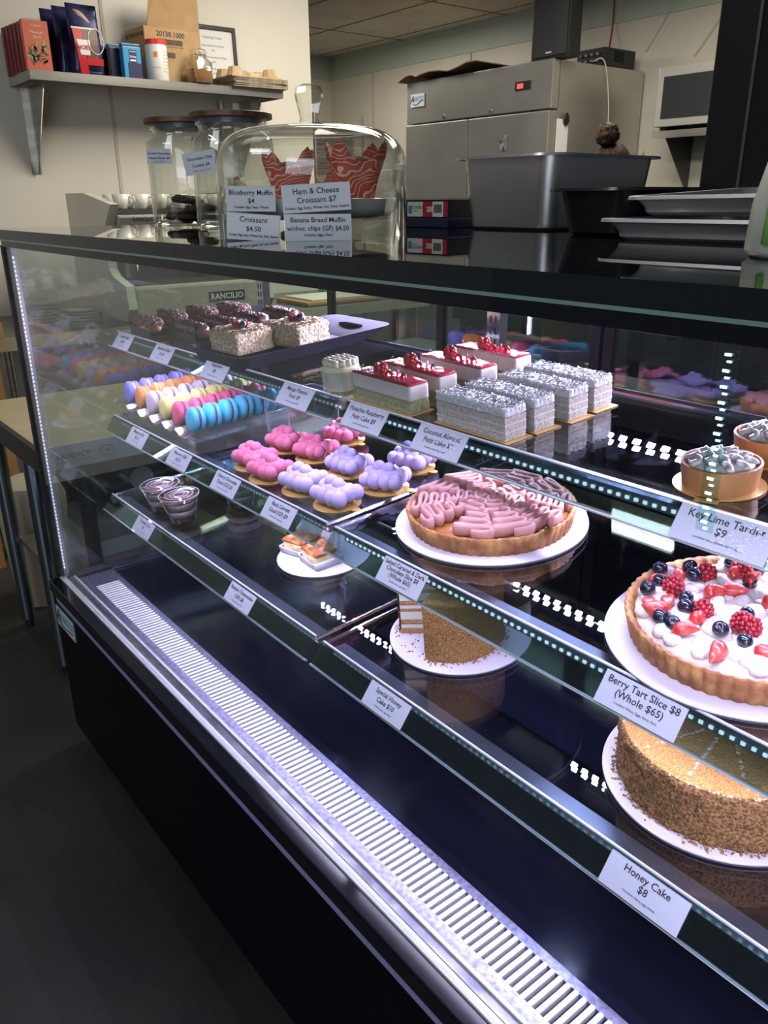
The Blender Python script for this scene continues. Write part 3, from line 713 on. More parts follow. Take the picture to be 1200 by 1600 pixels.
for yy in (0,):
    top = []; 
    for i in range(N_+1):
        u = i/N_*6; x = -3*MP+i/N_*6*MP; z = rib(u)-0.0
        top.append([b.bm.verts.new((x, ys[0], z)), b.bm.verts.new((x, ys[1], z)), b.bm.verts.new((x, ys[0], z-0.0012)), b.bm.verts.new((x, ys[1], z-0.0012))])
    for A, B in zip(top, top[1:]):
        b.bm.faces.new((A[0], B[0], B[1], A[1])); b.bm.faces.new((A[2], A[3], B[3], B[2])); b.bm.faces.new((A[0], A[2], B[2], B[0])); b.bm.faces.new((A[1], B[1], B[3], A[3]))
b.build('ribbed_tray', ACRYL, t, 'auto')
b = MB()
for k in range(7):
    b.tube([(-3*MP+k*MP, ys[0], 0.0335), (-3*MP+k*MP, ys[1], 0.0335)], 0.0008, 6)
b.build('ridges', ACRYL, t)
b = MB(); b.box(-3*MP-0.012, ys[0], 0.020, -3*MP, ys[1], 0.0215).box(3*MP, ys[0], 0.020, 3*MP+0.024, ys[1], 0.0215).box(3*MP, ys[0], 0.0215, 3*MP+0.0015, ys[1], 0.033)
b.build('flange', ACRYL, t)
MB().box(-3*MP+0.01, -0.030, 0.0, 3*MP-0.01, 0.21, 0.0195).build('clear_riser', ACRYL, t)
t = thing('acrylic_box', 'empty clear acrylic box standing behind the pink cakes', 'box', M=on('m', -1.395, 0.885))
b = MB(); w_, d_, h_ = 0.045, 0.060, 0.075
for a in ((-w_, -d_, 0, w_, -d_+0.002, h_), (-w_, d_-0.002, 0, w_, d_, h_), (-w_, -d_+0.002, 0, -w_+0.002, d_-0.002, h_), (w_-0.002, -d_+0.002, 0, w_, d_-0.002, h_), (-w_+0.002, -d_+0.002, 0, w_-0.002, d_-0.002, 0.002)): b.box(*a)
b.build('walls', ACRYL, t)
b = MB()
for x in (-w_, w_):
    for y in (-d_, d_): b.tube([(x, y, 0), (x, y, h_)], 0.0009, 5)
b.tube([(-w_, -d_, h_), (w_, -d_, h_), (w_, d_, h_), (-w_, d_, h_), (-w_, -d_, h_)], 0.0010, 5)
b.build('bright_edges', mat('bright_acrylic', (0.75, 0.75, 0.82), 0.15, 0.2, spec=0.8), t)

# velvet cloud cakes on gold discs
def make_cloud(m, seed):
    t = thing('cloud_cake', 'x', 'cake')
    b = MB().lathe([(0, 0), (0.040, 0), (0.040, 0.0012), (0, 0.0012)], 40)
    b.prism([(0.010*math.cos(a)+0.044, 0.007*math.sin(a)) for a in [2*PI*i/14 for i in range(14)]], 0, 0.0012)
    b.build('gold_disc', GOLD, t)
    rr = random.Random(seed); b = MB()
    b.ball((0, 0, 0.018), 1, 3, (0.031, 0.022, 0.017))
    for ix in range(4):
        for iy in range(3):
            x = -0.0255+0.017*ix; y = -0.017+0.017*iy
            mid = 1 if (iy == 1 and 0 < ix < 3) else 0
            z = 0.0165+0.0105*mid+(0.004 if iy == 1 else 0)+rr.uniform(-0.001, 0.0015)
            b.ball((x+rr.uniform(-0.001, 0.001), y+rr.uniform(-0.001, 0.001), z), rr.uniform(0.0102, 0.0118), 3, (1, 1, 1.1))
    b.build('velvet_body', m, t, True, M=Matrix.Diagonal((1.09, 1.12, 1.10, 1)))
    MB().lathe([(0, 0.0012), (0.024, 0.0012), (0.027, 0.006), (0, 0.006)], 28, Matrix.Diagonal((1.15, 0.85, 1, 1))).build('biscuit_base', CRUST, t)
    return t
ck, cl = make_cloud(PINK, 1), make_cloud(LILAC, 2)
for i, (x, y, r, lb) in enumerate(((-1.283, 0.703, 0.15, 'pink cloud shaped cake at the front left beside the macaron tray'), (-1.205, 0.690, 0.1, 'pink cloud shaped cake at the front touching the rail above the cherry card'), (-1.316, 0.794, 0.1, 'pink cloud cake in the second row behind the front left one'), (-1.227, 0.803, 0.25, 'pink cloud cake in the middle of the five pink ones'), (-1.262, 0.895, 0.15, 'pink cloud cake farthest back beneath the top shelf rail'))):
    copy_of(ck, on('m', x, y, r), lb, i == 0, 'pink cloud cakes')
for i, (x, y, r, lb) in enumerate(((-1.110, 0.700, 0.15, 'lilac cloud cake at the front left, bluest of the lilac ones'), (-1.016, 0.702, 0.1, 'lilac cloud cake at the front right above the black currant card'), (-1.115, 0.800, 0.1, 'lilac cloud cake in the second row beside the pink ones'), (-1.007, 0.796, 0.45, 'lilac cloud cake whose gold tab sticks out beside the caramel tart'), (-1.045, 0.888, 0.2, 'lilac cloud cake farthest back under the top shelf'))):
    copy_of(cl, on('m', x, y, r), lb, i == 0, 'lilac cloud cakes')

# cake boards
def board(s, x, y, r, label, damaged=False):
    t = thing('cake_board', label, 'cake board', M=on(s, x, y), group='round cake boards')
    MB().lathe([(0, 0.0), (r, 0.0), (r, 0.0028), (0, 0.0028)], 72).build('corrugated_card', KRAFT, t)
    MB().lathe([(0, 0.0028), (r+0.0004, 0.0028), (r+0.0004, 0.0042), (r-0.0005, 0.0046), (0, 0.0046)], 72).build('white_top', BOARD, t)
    return t
def flute(r0, r1, h, n, amp=0.022, notch=None):
    def f(a, z): return 1+amp*abs(math.sin(n*a/2))*(1 if z > 0.002 else 0.4)
    return f
def crust(t, r, h, n=58):
    b = MB().lathe([(0, 0.0), (r-0.007, 0.0), (r-0.001, h), (r-0.0035, h+0.0008), (r-0.009, h-0.003), (r-0.012, 0.006), (0, 0.006)], n*6, rmod=lambda a, z: 1+(0.020*abs(math.sin(n*a/2)) if z > -1 else 0))
    return b.build('fluted_crust', CRUST, t, True)
# caramel tart
board('m', -0.780, 0.816, 0.142, 'round white board under the caramel tart')
t = thing('caramel_tart', 'large fluted tart covered in ruffled mauve piped cream', 'tart', M=on('m', -0.780, 0.816, 0, 0.0048))
crust(t, 0.124, 0.027)
MB().lathe([(0, 0.006), (0.112, 0.006), (0.113, 0.021), (0, 0.022)], 48).build('caramel_filling', CARAM, t, True)
rr = random.Random(21)
def ruffle(b, cx, cy, ang, ln, w0, w1, n=5):
    # a ribbon of cream folded back and forth, wider towards its outer end
    pts = []; steps = int(n*12); rad = []
    for i in range(steps+1):
        q = i/steps; amp = (w0+(w1-w0)*q)/2
        ph = q*n*PI*2
        along = q*ln-0.0030*math.sin(2*ph); side = amp*math.sin(ph)
        x = cx+along*math.cos(ang)-side*math.sin(ang); y = cy+along*math.sin(ang)+side*math.cos(ang)
        z = 0.0295+0.0045*(1-q)+0.0015*math.cos(ph)
        pts.append((x, y, z)); rad.append(0.0100 - 0.0012*abs(math.cos(ph)))
    b.tube(pts, rad, 10, 0.42)
b = MB()
for ring, cnt, r0, r1, w0, w1, nn in ((0, 11, 0.054, 0.112, 0.018, 0.060, 3.5), (1, 6, 0.008, 0.056, 0.010, 0.044, 3.5)):
    for k in range(cnt):
        a = 2*PI*(k+0.5*ring)/cnt+rr.uniform(-0.06, 0.06)
        ruffle(b, r0*math.cos(a), r0*math.sin(a), a+rr.uniform(-0.25, 0.25), r1-r0, w0, w1, nn)
b.ball((0, 0, 0.031), 0.010, 2)
b.build('ruffled_cream', MAUVE, t, True)
# berry tart
board('m', -0.366, 0.788, 0.147, 'round white board under the berry tart')
BX, BY = -0.362, 0.792
t = thing('berry_tart', 'large fluted tart with white cream topped by blueberries, raspberries and strawberries', 'tart', M=on('m', BX, BY, 0, 0.0048))
crust(t, 0.131, 0.030)
rr = random.Random(8)
b = MB().lathe([(0, 0.006), (0.118, 0.006), (0.1205, 0.024), (0.108, 0.030), (0, 0.031)], 48)
for i in range(190):
    a, rad = rr.uniform(0, 2*PI), 0.112*math.sqrt(rr.random())
    b.ball((rad*math.cos(a), rad*math.sin(a), 0.0290+rr.uniform(-0.001, 0.0025)), rr.uniform(0.008, 0.0125), 2, (1, 1, 0.70), amp=0.25, fr=16)
b.build('whipped_cream', WHIP, t, True)
BER = {'b': [(-0.473, 0.787), (-0.456, 0.824), (-0.465, 0.741), (-0.457, 0.763), (-0.438, 0.799), (-0.416, 0.749), (-0.403, 0.736), (-0.402, 0.705), (-0.42, 0.688), (-0.421, 0.853), (-0.396, 0.867), (-0.386, 0.838), (-0.357, 0.764), (-0.359, 0.727), (-0.333, 0.717), (-0.29, 0.80), (-0.31, 0.86), (-0.27, 0.75)],
 'r': [(-0.436, 0.77), (-0.429, 0.81), (-0.387, 0.739), (-0.405, 0.852), (-0.335, 0.741), (-0.353, 0.745), (-0.30, 0.79), (-0.33, 0.85)],
 's': [(-0.438, 0.744), (-0.468, 0.756), (-0.459, 0.805), (-0.457, 0.722), (-0.437, 0.70), (-0.418, 0.722), (-0.41, 0.778), (-0.401, 0.796), (-0.387, 0.72), (-0.392, 0.690), (-0.412, 0.832), (-0.386, 0.826), (-0.345, 0.702), (-0.317, 0.713), (-0.35, 0.80), (-0.28, 0.83)]}
for k, me, nm in (('b', BMESH, 'blueberry'), ('r', RM, 'raspberry'), ('s', SM, 'strawberry_piece')):
    for (x, y) in BER[k]:
        dx, dy = x-BX, y-BY; rad = math.hypot(dx, dy)
        if rad > 0.110: dx, dy = dx*0.110/rad, dy*0.110/rad
        if k == 's': sub(me, nm, t, (dx, dy, 0.0375), (PI/2+rr.uniform(-0.3, 0.3), rr.uniform(-0.8, 0.8), rr.uniform(0, 2*PI)), rr.uniform(1.30, 1.60))
        elif k == 'r': sub(me, nm, t, (dx, dy, 0.033), (rr.uniform(-0.9, 0.9), rr.uniform(-0.9, 0.9), rr.uniform(0, 6)), rr.uniform(1.15, 1.35))
        else: sub(me, nm, t, (dx, dy, 0.0352), (rr.uniform(-0.9, 0.9), rr.uniform(-0.6, 0.6), 0), rr.uniform(1.15, 1.38))

# special honey cake with a slice missing
board('b', -0.807, 0.786, 0.111, 'round white board under the cut honey cake')
t = thing('layered_honey_cake', 'tall crumb coated honey cake with a slice cut out showing white layers', 'cake', M=on('b', -0.815, 0.775, 0, 0.0048))
R0, H0 = 0.082, 0.098
a0, a1 = math.radians(288), math.radians(288+298)      # the piece that is left runs from a0 to a1
cx0, cy0 = 0.0, 0.0
def sector(b, r, z0, z1, n=90, amp=0.0, fr=140, nz=1, cap=True):
    def off(a, z):
        return amp*noise.noise(Vector((math.cos(a)*r*fr, math.sin(a)*r*fr, z*fr)))
    rings = []
    for k in range(nz+1):
        z = z0+(z1-z0)*k/nz
        ring = [b.bm.verts.new((0, 0, z))]
        for i in range(n+1):
            a = a0+(a1-a0)*i/n; q = r+off(a, z)
            ring.append(b.bm.verts.new((q*math.cos(a), q*math.sin(a), z)))
        rings.append(ring)
    F = []
    for A, B in zip(rings, rings[1:]):
        m = len(A)
        for i in range(m): F.append(b.bm.faces.new((A[i], A[(i+1) % m], B[(i+1) % m], B[i])))
    for i in range(1, n+1):
        F.append(b.bm.faces.new((rings[-1][0], rings[-1][i], rings[-1][i+1]))); F.append(b.bm.faces.new((rings[0][0], rings[0][i+1], rings[0][i])))
    b._f(F)
lay = [(0.0, 0.010, 's'), (0.010, 0.017, 'c'), (0.017, 0.0185, 'j'), (0.0185, 0.026, 's'), (0.026, 0.040, 'c'), (0.040, 0.046, 's'), (0.046, 0.052, 'c'), (0.052, 0.0535, 'j'), (0.0535, 0.060, 's'), (0.060, 0.074, 'c'), (0.074, 0.080, 's'), (0.080, 0.092, 'c'), (0.092, 0.098, 's')]
for nm, m in (('s', SPONGE), ('c', CREAM), ('j', mat('red_jam', (0.30, 0.05, 0.06), 0.4))):
    b = MB()
    for z0_, z1_, k in lay:
        if k == nm: sector(b, R0-0.003, z0_, z1_, 60)
    b.build({'s': 'sponge_layer', 'c': 'cream_layer', 'j': 'jam_layer'}[nm], m, t)
b = MB()
# crumb coat: outer skin and top skin
nA, nZ = 150, 22
G = [[None]*(nZ+1) for _ in range(nA+1)]
for i in range(nA+1):
    a = a0+(a1-a0)*i/nA
    for k in range(nZ+1):
        z = H0*k/nZ; q = R0+0.0026*noise.noise(Vector((a*14, z*190, 1.0)))+0.0014*noise.noise(Vector((a*40, z*500, 4.0)))
        G[i][k] = b.bm.verts.new((q*math.cos(a), q*math.sin(a), z+0.001))
for i in range(nA):
    for k in range(nZ): b.bm.faces.new((G[i][k], G[i+1][k], G[i+1][k+1], G[i][k+1]))
cen = b.bm.verts.new((0, 0, H0+0.002)); prev = [G[i][nZ] for i in range(nA+1)]
for q in (0.8, 0.6, 0.4, 0.2):
    cur = []
    for i in range(nA+1):
        a = a0+(a1-a0)*i/nA
        cur.append(b.bm.verts.new((R0*q*math.cos(a), R0*q*math.sin(a), H0+0.002+0.0016*noise.noise(Vector((q*9, a*20*q, 2))))))
    for i in range(nA): b.bm.faces.new((prev[i], prev[i+1], cur[i+1], cur[i]))
    prev = cur
for i in range(nA): b.bm.faces.new((prev[i], prev[i+1], cen))
b.build('crumb_coat', HONEY, t, True)
b = MB(); rr = random.Random(31)
for i in range(300):
    a = rr.uniform(0, 2*PI); q = R0+abs(rr.gauss(0, 0.006)); 
    if 228 < math.degrees(a) < 288: q = rr.uniform(0.02, 0.09)
    b.ball((q*math.cos(a), q*math.sin(a), 0.0008), rr.uniform(0.0006, 0.0018), 1)
o = b.build('loose_crumbs', HONEY, t); o['kind'] = 'stuff'

# whole honey cake
board('b', -0.368, 0.796, 0.136, 'round white board under the whole honey cake')
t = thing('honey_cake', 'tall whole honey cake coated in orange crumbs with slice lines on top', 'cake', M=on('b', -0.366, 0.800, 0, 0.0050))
b = MB(); R1, H1, nA, nZ = 0.123, 0.070, 220, 26
G = []
for k in range(nZ+1):
    z = H1*k/nZ; ring = []
    for i in range(nA):
        a = 2*PI*i/nA; q = R1-(0.004 if k == nZ else 0)+0.0030*noise.noise(Vector((math.cos(a)*9, math.sin(a)*9, z*110)))+0.0014*noise.noise(Vector((math.cos(a)*45, math.sin(a)*45, z*420)))
        ring.append(b.bm.verts.new((q*math.cos(a), q*math.sin(a), z)))
    G.append(ring)
for A, B in zip(G, G[1:]):
    for i in range(nA): b.bm.faces.new((A[i], A[(i+1) % nA], B[(i+1) % nA], B[i]))
b.bm.faces.new(G[0][::-1])
b.build('crumb_side', mat('shaded_honey_crumbs', (0.13, 0.06, 0.02), 0.9, color2=(0.42, 0.21, 0.075), scale=300, bump=1.0, bscale=350), t, True)  # side crumbs coloured darker for the shade below the overhead LEDs
b = MB(); prev = None
for q in (0.97, 0.92, 0.8, 0.66, 0.5, 0.34, 0.18):
    ring = []
    for i in range(nA):
        a = 2*PI*i/nA; cut = min(abs(((a-0.35) % (PI/6))-PI/12), 1)
        z = H1+(0.003 if q < 0.95 else 0.0)+0.0012*noise.noise(Vector((q*12*math.cos(a), q*12*math.sin(a), 2)))
        ring.append(b.bm.verts.new((R1*q*math.cos(a), R1*q*math.sin(a), z)))
    if prev:
        for i in range(nA): b.bm.faces.new((prev[i], prev[(i+1) % nA], ring[(i+1) % nA], ring[i]))
    prev = ring
b.bm.faces.new(prev)
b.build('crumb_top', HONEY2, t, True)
rr = random.Random(12)
for k in range(12):
    a = 0.15+k*PI/6; b = MB()
    n = 18
    for i in range(n):
        q = R1*(0.30+0.62*i/n)
        if rr.random() < 0.15: continue
        b.ball((q*math.cos(a)+rr.gauss(0, 0.0006), q*math.sin(a)+rr.gauss(0, 0.0006), H1+0.0034), rr.uniform(0.0018, 0.0032), 1, (1, 1, 0.5))
    b.build('slice_line', mat('exposed_cream', (0.80, 0.62, 0.48), 0.6), t, True)
b = MB()
for i in range(120):
    a = rr.uniform(0, 2*PI); b.ball(((R1-0.004)*math.cos(a), (R1-0.004)*math.sin(a), H1+rr.uniform(-0.004, 0.001)), rr.uniform(0.001, 0.0024), 1)
b.build('cream_rim_patches', mat('exposed_cream', (0.80, 0.62, 0.48), 0.6), t, True)
b = MB()
for i in range(420):
    a = rr.uniform(0, 2*PI); q = R1+abs(rr.gauss(0, 0.004)); b.ball((q*math.cos(a), q*math.sin(a), 0.0010), rr.uniform(0.0007, 0.002), 1)
o = b.build('loose_crumbs', HONEY, t); o['kind'] = 'stuff'

# cheesecake slices wrapped in paper
board('b', -1.195, 0.790, 0.090, 'round white board under the cheesecake slices')
CHS = mat('cheesecake', (0.80, 0.58, 0.28), 0.55, color2=(0.88, 0.72, 0.46), scale=60, bump=0.3, bscale=120, sss=0.1)
BAKED = mat('baked_top', (0.36, 0.10, 0.035), 0.4, color2=(0.78, 0.38, 0.10), scale=45, bump=0.3, bscale=80)
def make_cheese(seed):
    t = thing('cheesecake_slice', 'x', 'cake slice')
    MB().grid_box(-0.028, -0.024, 0.001, 0.028, 0.024, 0.026, (16, 14, 8), 0.0022, 80, 0.003, seed).build('filling', CHS, t, True)
    MB().grid_box(-0.0285, -0.0245, 0.024, 0.0285, 0.0245, 0.031, (20, 18, 3), 0.0030, 60, 0.002, seed).build('baked_top', BAKED, t, True)
    b = MB(); nx, nz = 26, 6
    # crumpled paper skirt round front, right side and standing sheet at the back
    path = [(-0.031, 0.03), (-0.032, -0.027), (-0.02, -0.0275), (0.0, -0.028), (0.02, -0.0275), (0.031, -0.027), (0.032, 0.03)]
    rr = random.Random(seed); rows = []
    for k in range(4):
        row = []
        for i, (x, y) in enumerate(path):
            h = (0.0, 0.004, 0.009, 0.013+0.004*rr.random())[k]
            row.append(b.bm.verts.new((x*(1+0.05*k/3)+rr.uniform(-1, 1)*0.0012, y*(1+0.10*k/3)+rr.uniform(-1, 1)*0.0012, h+0.0005)))
        rows.append(row)
    for A, B in zip(rows, rows[1:]):
        for i in range(len(A)-1): b.bm.faces.new((A[i], A[i+1], B[i+1], B[i]))
    o = b.build('paper_wrap', PAPER, t, True)
    md = o.modifiers.new('thick', 'SOLIDIFY'); md.thickness = 0.0004
    return t
c1 = make_cheese(3)
copy_of(c1, on('b', -1.238, 0.770, 0.25, 0.0048), 'burnt topped cheesecake slice on the left of the pair', True, 'cheesecake slices')
copy_of(c1, on('b', -1.172, 0.768, -0.08, 0.0048), 'burnt topped cheesecake slice on the right of the pair', False, 'cheesecake slices')
t = thing('parchment_sheet', 'crumpled white baking parchment standing up behind the cheesecake slices', 'baking paper', M=on('b', -1.205, 0.800, 0, 0.0050))
b = MB(); nx, nz = 22, 8; rr = random.Random(6); G = []
for i in range(nx+1):
    x = -0.084+0.150*i/nx; col = []
    top = 0.050+0.016*math.sin(i*0.9)+0.012*(1 if 6 < i < 13 else 0)+(0.02 if i > 18 else 0)
    for k in range(nz+1):
        z = top*k/nz
        col.append(b.bm.verts.new((x, 0.012+0.010*math.sin(i*0.55)-0.02*(abs(i-nx/2)/(nx/2))**2+0.005*math.sin(i*2.1+k*1.3)+0.012*(k/nz)**2, z)))
    G.append(col)
for A, B in zip(G, G[1:]):
    for k in range(nz): b.bm.faces.new((A[k], B[k], B[k+1], A[k+1]))
o = b.build('paper', PAPER, t, True); md = o.modifiers.new('thick', 'SOLIDIFY'); md.thickness = 0.0004

# tiramisu cups
COCOA = mat('cocoa', (0.16, 0.06, 0.045), 0.8, color2=(0.30, 0.13, 0.10), scale=90, bump=0.4, bscale=300)
def make_cup():
    t = thing('dessert_cup', 'x', 'dessert cup')
    rb, rt, h = 0.0270, 0.0415, 0.056
    def r(z): return rb+(rt-rb)*z/h
    MB().lathe([(0, 0.0006), (rb, 0.0006), (rt, h), (rt-0.0008, h), (rb-0.0008, 0.0015), (0, 0.0015)], 40).build('plastic_cup', thin_glass('cup_plastic', (0.95, 0.95, 0.96), 0.04, 0.03, 4), t, True)
    b = MB(); zs = [0.002, 0.010, 0.016, 0.030, 0.036, 0.049, 0.053]
    ms = [SPONGE, COCOA, CREAM, COCOA, CREAM, COCOA]
    for i in range(6):
        b.use(ms[i]); z0_, z1_ = zs[i], zs[i+1]
        ph = i*1.7
        b.lathe([(0, z0_), (r(z0_)-0.0013, z0_), (r(z1_)-0.0013, z1_), (0, z1_)], 40)
    for i in range(16):
        a = i*0.7; z = 0.030+0.006*math.sin(i*2.3)
        b.use(COCOA if i % 2 else CREAM).ball(((r(z)-0.0062)*math.cos(a), (r(z)-0.0062)*math.sin(a), z), 0.0058, 1, (1, 1, 0.6))
    b.build('layers', None, t, True)
    b = MB().lathe([(0, h+0.004), (0.026, h+0.004), (0.028, h+0.0015), (0.0385, h+0.0015), (0.0405, h+0.006), (0.0435, h+0.005), (0.0435, h-0.003), (0.0425, h-0.003), (0.0425, h+0.004), (0.0405, h+0.0048), (0.0390, h+0.0005), (0, h+0.0005)], 44)
    b.build('lid', thin_glass('lid_plastic', (0.95, 0.92, 0.94), 0.05, 0.12, 3), t, True)
    b = MB()
    for q in (0.012, 0.020, 0.030, 0.0435): b.tube([(q*math.cos(2*PI*i/36), q*math.sin(2*PI*i/36), h+(0.0046 if q < 0.04 else 0.0052)) for i in range(37)], 0.0006, 5)
    b.build('lid_rings', mat('bright_acrylic', (0.75, 0.75, 0.82), 0.15, 0.2, spec=0.8), t)
    return t
cu = make_cup()
for i, (x, y, lb) in enumerate(((-1.572, 0.674, 'tiramisu cup with clear lid nearest the glass on the bottom shelf'), (-1.664, 0.670, 'tiramisu cup with clear lid at the left end of the bottom shelf'), (-1.545, 0.805, 'tiramisu cup half hidden by the cherry cloud card'), (-1.640, 0.850, 'tiramisu cup farthest back, only its side showing'))):
    copy_of(cu, on('b', x, y, i*0.8), lb, i == 0, 'tiramisu cups')
# ---------------------------------------------------------------- on the counter
CZ = 1.2662
WALNUT = mat('walnut_lid', (0.075, 0.030, 0.014), 0.45, color2=(0.16, 0.07, 0.032), scale=6, stretch=(1, 9, 1))
COOKIE_D = mat('dark_cookie', (0.028, 0.014, 0.012), 0.7, color2=(0.06, 0.03, 0.022), scale=80, bump=0.8, bscale=120)
COOKIE_L = mat('golden_cookie', (0.38, 0.22, 0.09), 0.7, color2=(0.50, 0.32, 0.15), scale=60, bump=0.6, bscale=90)
def face_cam(x, y, z, extra=0.0, up=(0, 0, 1)):
    # upright frame turned to the customer side
    a = math.atan2(-x, -y*-1)  # heading towards the shop floor in front of the case
    ang = math.atan2(0-y, 0-x)+PI/2+extra
    return Matrix.Translation((x, y, z)) @ Matrix.Rotation(ang, 4, 'Z') @ Matrix.Rotation(PI/2, 4, 'X')
def jar(x, y, r, h, label):
    t = thing('cookie_jar', label, 'jar', (x, y, CZ), 'glass jars with wooden lids')
    rn = r*0.80
    b = MB().lathe([(0, 0), (r*0.93, 0), (r, 0.008), (r, h*0.74), (r*0.97, h*0.79), (rn, h*0.84), (rn, h*0.90), (rn+0.005, h*0.905), (rn+0.005, h*0.925), (rn-0.004, h*0.925), (rn-0.004, h*0.83), (r-0.006, h*0.735), (r-0.006, 0.012), (r*0.90, 0.010), (0, 0.009)], 56)
    b.build('glass_body', JARGLASS, t, True)
    MB().lathe([(0, h*0.905), (rn-0.004, h*0.905), (rn-0.003, h*0.955), (0, h*0.955)], 48).build('rubber_seal', mat('grey_seal', (0.14, 0.16, 0.22), 0.35), t, 'auto')
    MB().lathe([(0, h*0.95), (r*0.99, h*0.95), (r*1.01, h*0.956), (r*1.01, h*0.995), (r*0.99, h), (0, h)], 56).build('wooden_lid', WALNUT, t, 'auto')
    return t
jar(-1.860, 0.892, 0.084, 0.224, 'left glass cookie jar with walnut lid and dark cookies inside')
jar(-1.612, 0.880, 0.083, 0.216, 'right glass jar with walnut lid and golden cookies, next to the dome')
def cookie(x, y, z, m, label, rot, s=1.0, grp='x'):
    t = thing('cookie', label, 'cookie', (x, y, z), grp, rot)
    rr = random.Random(int(abs(x)*9999)); b = MB()
    b.lathe([(0, 0), (0.034*s, 0.0), (0.040*s, 0.005), (0.037*s, 0.012), (0.02*s, 0.017), (0, 0.018)], 28, rmod=lambda a, z_: 1+0.04*math.sin(3*a+1)+0.02*math.sin(7*a))
    for i in range(16): 
        a = rr.uniform(0, 6.28); q = rr.uniform(0, 0.032)*s; b.ball((q*math.cos(a), q*math.sin(a), 0.0145), 0.0045, 1, (1, 1, 0.7))
    o = b.build('cookie_disc', m, t, True); return t
for i, (dx, dy, dz, rx, rz) in enumerate(((0.0, -0.02, 0.012, 0.0, 0), (-0.030, 0.018, 0.013, 0.15, 1), (0.03, 0.015, 0.028, -0.1, 2), (0.0, -0.005, 0.047, 0.12, 3))):
    cookie(-1.860+dx, 0.892+dy, CZ+dz, COOKIE_D, ['dark chocolate cookie at the bottom front of the left jar', 'dark chocolate cookie leaning at the left of the left jar', 'dark chocolate cookie in the middle layer of the left jar', 'dark chocolate cookie topmost in the left jar'][i], (rx, 0, rz), 0.95, 'dark cookies in the left jar')
for i, (dx, dy, dz, rx) in enumerate(((0.01, -0.0, 0.012, 0.0), (0.014, 0.0, 0.032, 0.1), (0.0, 0.01, 0.064, 0.9))):
    cookie(-1.612+dx, 0.880+dy, CZ+dz, COOKIE_L, ['golden cookie at the bottom of the right jar', 'golden cookie second from the bottom of the right jar', 'golden cookie standing on edge on top in the right jar'][i], (rx, 0.2, i), 0.95, 'golden cookies in the right jar')
def sign(x, y, z, w, h, lines, label, turn=0.0, roll=0.0, lean=0.0, holder=True):
    M = face_cam(x, y, z, turn) @ Matrix.Rotation(lean, 4, 'X') @ Matrix.Rotation(roll, 4, 'Z')
    t = thing('sign_card', label, 'sign', M=M, group='price signs on the counter')
    MB().box(-w/2, 0, -0.0005, w/2, h, 0.0005).build('card', mat('sign_white', (0.70, 0.74, 0.82), 0.5), t)
    lettering([(a, sz, yy, 0.0001 if sz > 0.004 else 0, 0, w*0.94) for a, sz, yy in lines], t, M=Matrix.Translation((0, 0, 0.0009)))
    if holder:
        MB().box(-w/2-0.001, 0, -0.0030, w/2+0.001, h, -0.0022).box(-w/2-0.001, -0.0, -0.02, w/2+0.001, 0.0012, -0.0022).build('acrylic_holder', ACRYL, t)
    return t
sign(-0.940, 0.632, CZ, 0.087, 0.0335, [('Banana Bread Muffin', 0.0088, 0.0235), ('w/choc. chips (GF) $4.50', 0.0088, 0.0130), ('Contains: Eggs, Dairy', 0.0045, 0.0062)], 'Banana Bread Muffin sign standing on the counter before the glass dome')
sign(-1.018, 0.578, CZ, 0.072, 0.0340, [('Croissant', 0.0098, 0.0235), ('$4.50', 0.0090, 0.0120), ('Contain: Egg, Dairy, Wheat, Soy, Nuts, Sesame', 0.0042, 0.0050)], 'Croissant sign on the counter at the left before the glass dome', turn=-0.2, roll=-0.07)
sign(-0.946, 0.636, CZ+0.0365, 0.090, 0.0345, [('Ham & Cheese', 0.0100, 0.0225), ('Croissant $7', 0.0100, 0.0115), ('Contain: Egg, Dairy, Wheat, Soy, Nuts, Sesame', 0.0045, 0.0040)], 'Ham and Cheese Croissant sign fixed above the banana bread sign', roll=0.05, holder=False)
sign(-1.036, 0.588, CZ+0.0370, 0.066, 0.0320, [('Blueberry Muffin', 0.0088, 0.0210), ('$4', 0.0090, 0.0105), ('Contain: Egg, Dairy, Wheat', 0.0042, 0.0040)], 'Blueberry Muffin sign fixed above the croissant sign', holder=False, roll=-0.02)
sign(-1.795, 0.800, CZ+0.128, 0.052, 0.030, [('Double Chocolate', 0.0062, 0.0185), ('Peanut Butter $4', 0.0062, 0.0095), ('Contain: Egg, Dairy', 0.0032, 0.0035)], 'Double Chocolate Peanut Butter sign hung on the left cookie jar', holder=False)
sign(-1.565, 0.785, CZ+0.102, 0.064, 0.040, [('Chocolate Chip', 0.0078, 0.0255), ('Cookie $4', 0.0078, 0.0130), ('Wheat, Egg, Soy, Dairy', 0.0036, 0.0050)], 'Chocolate Chip Cookie sign hung tilted on the right cookie jar', roll=0.16, holder=False)
sign(-1.075, 0.575, CZ, 0.030, 0.034, [('Cheese Croissant', 0.004, 0.022), ('$4', 0.004, 0.014)], 'small dull acrylic sign at the left behind the croissant sign', turn=0.9, holder=True)
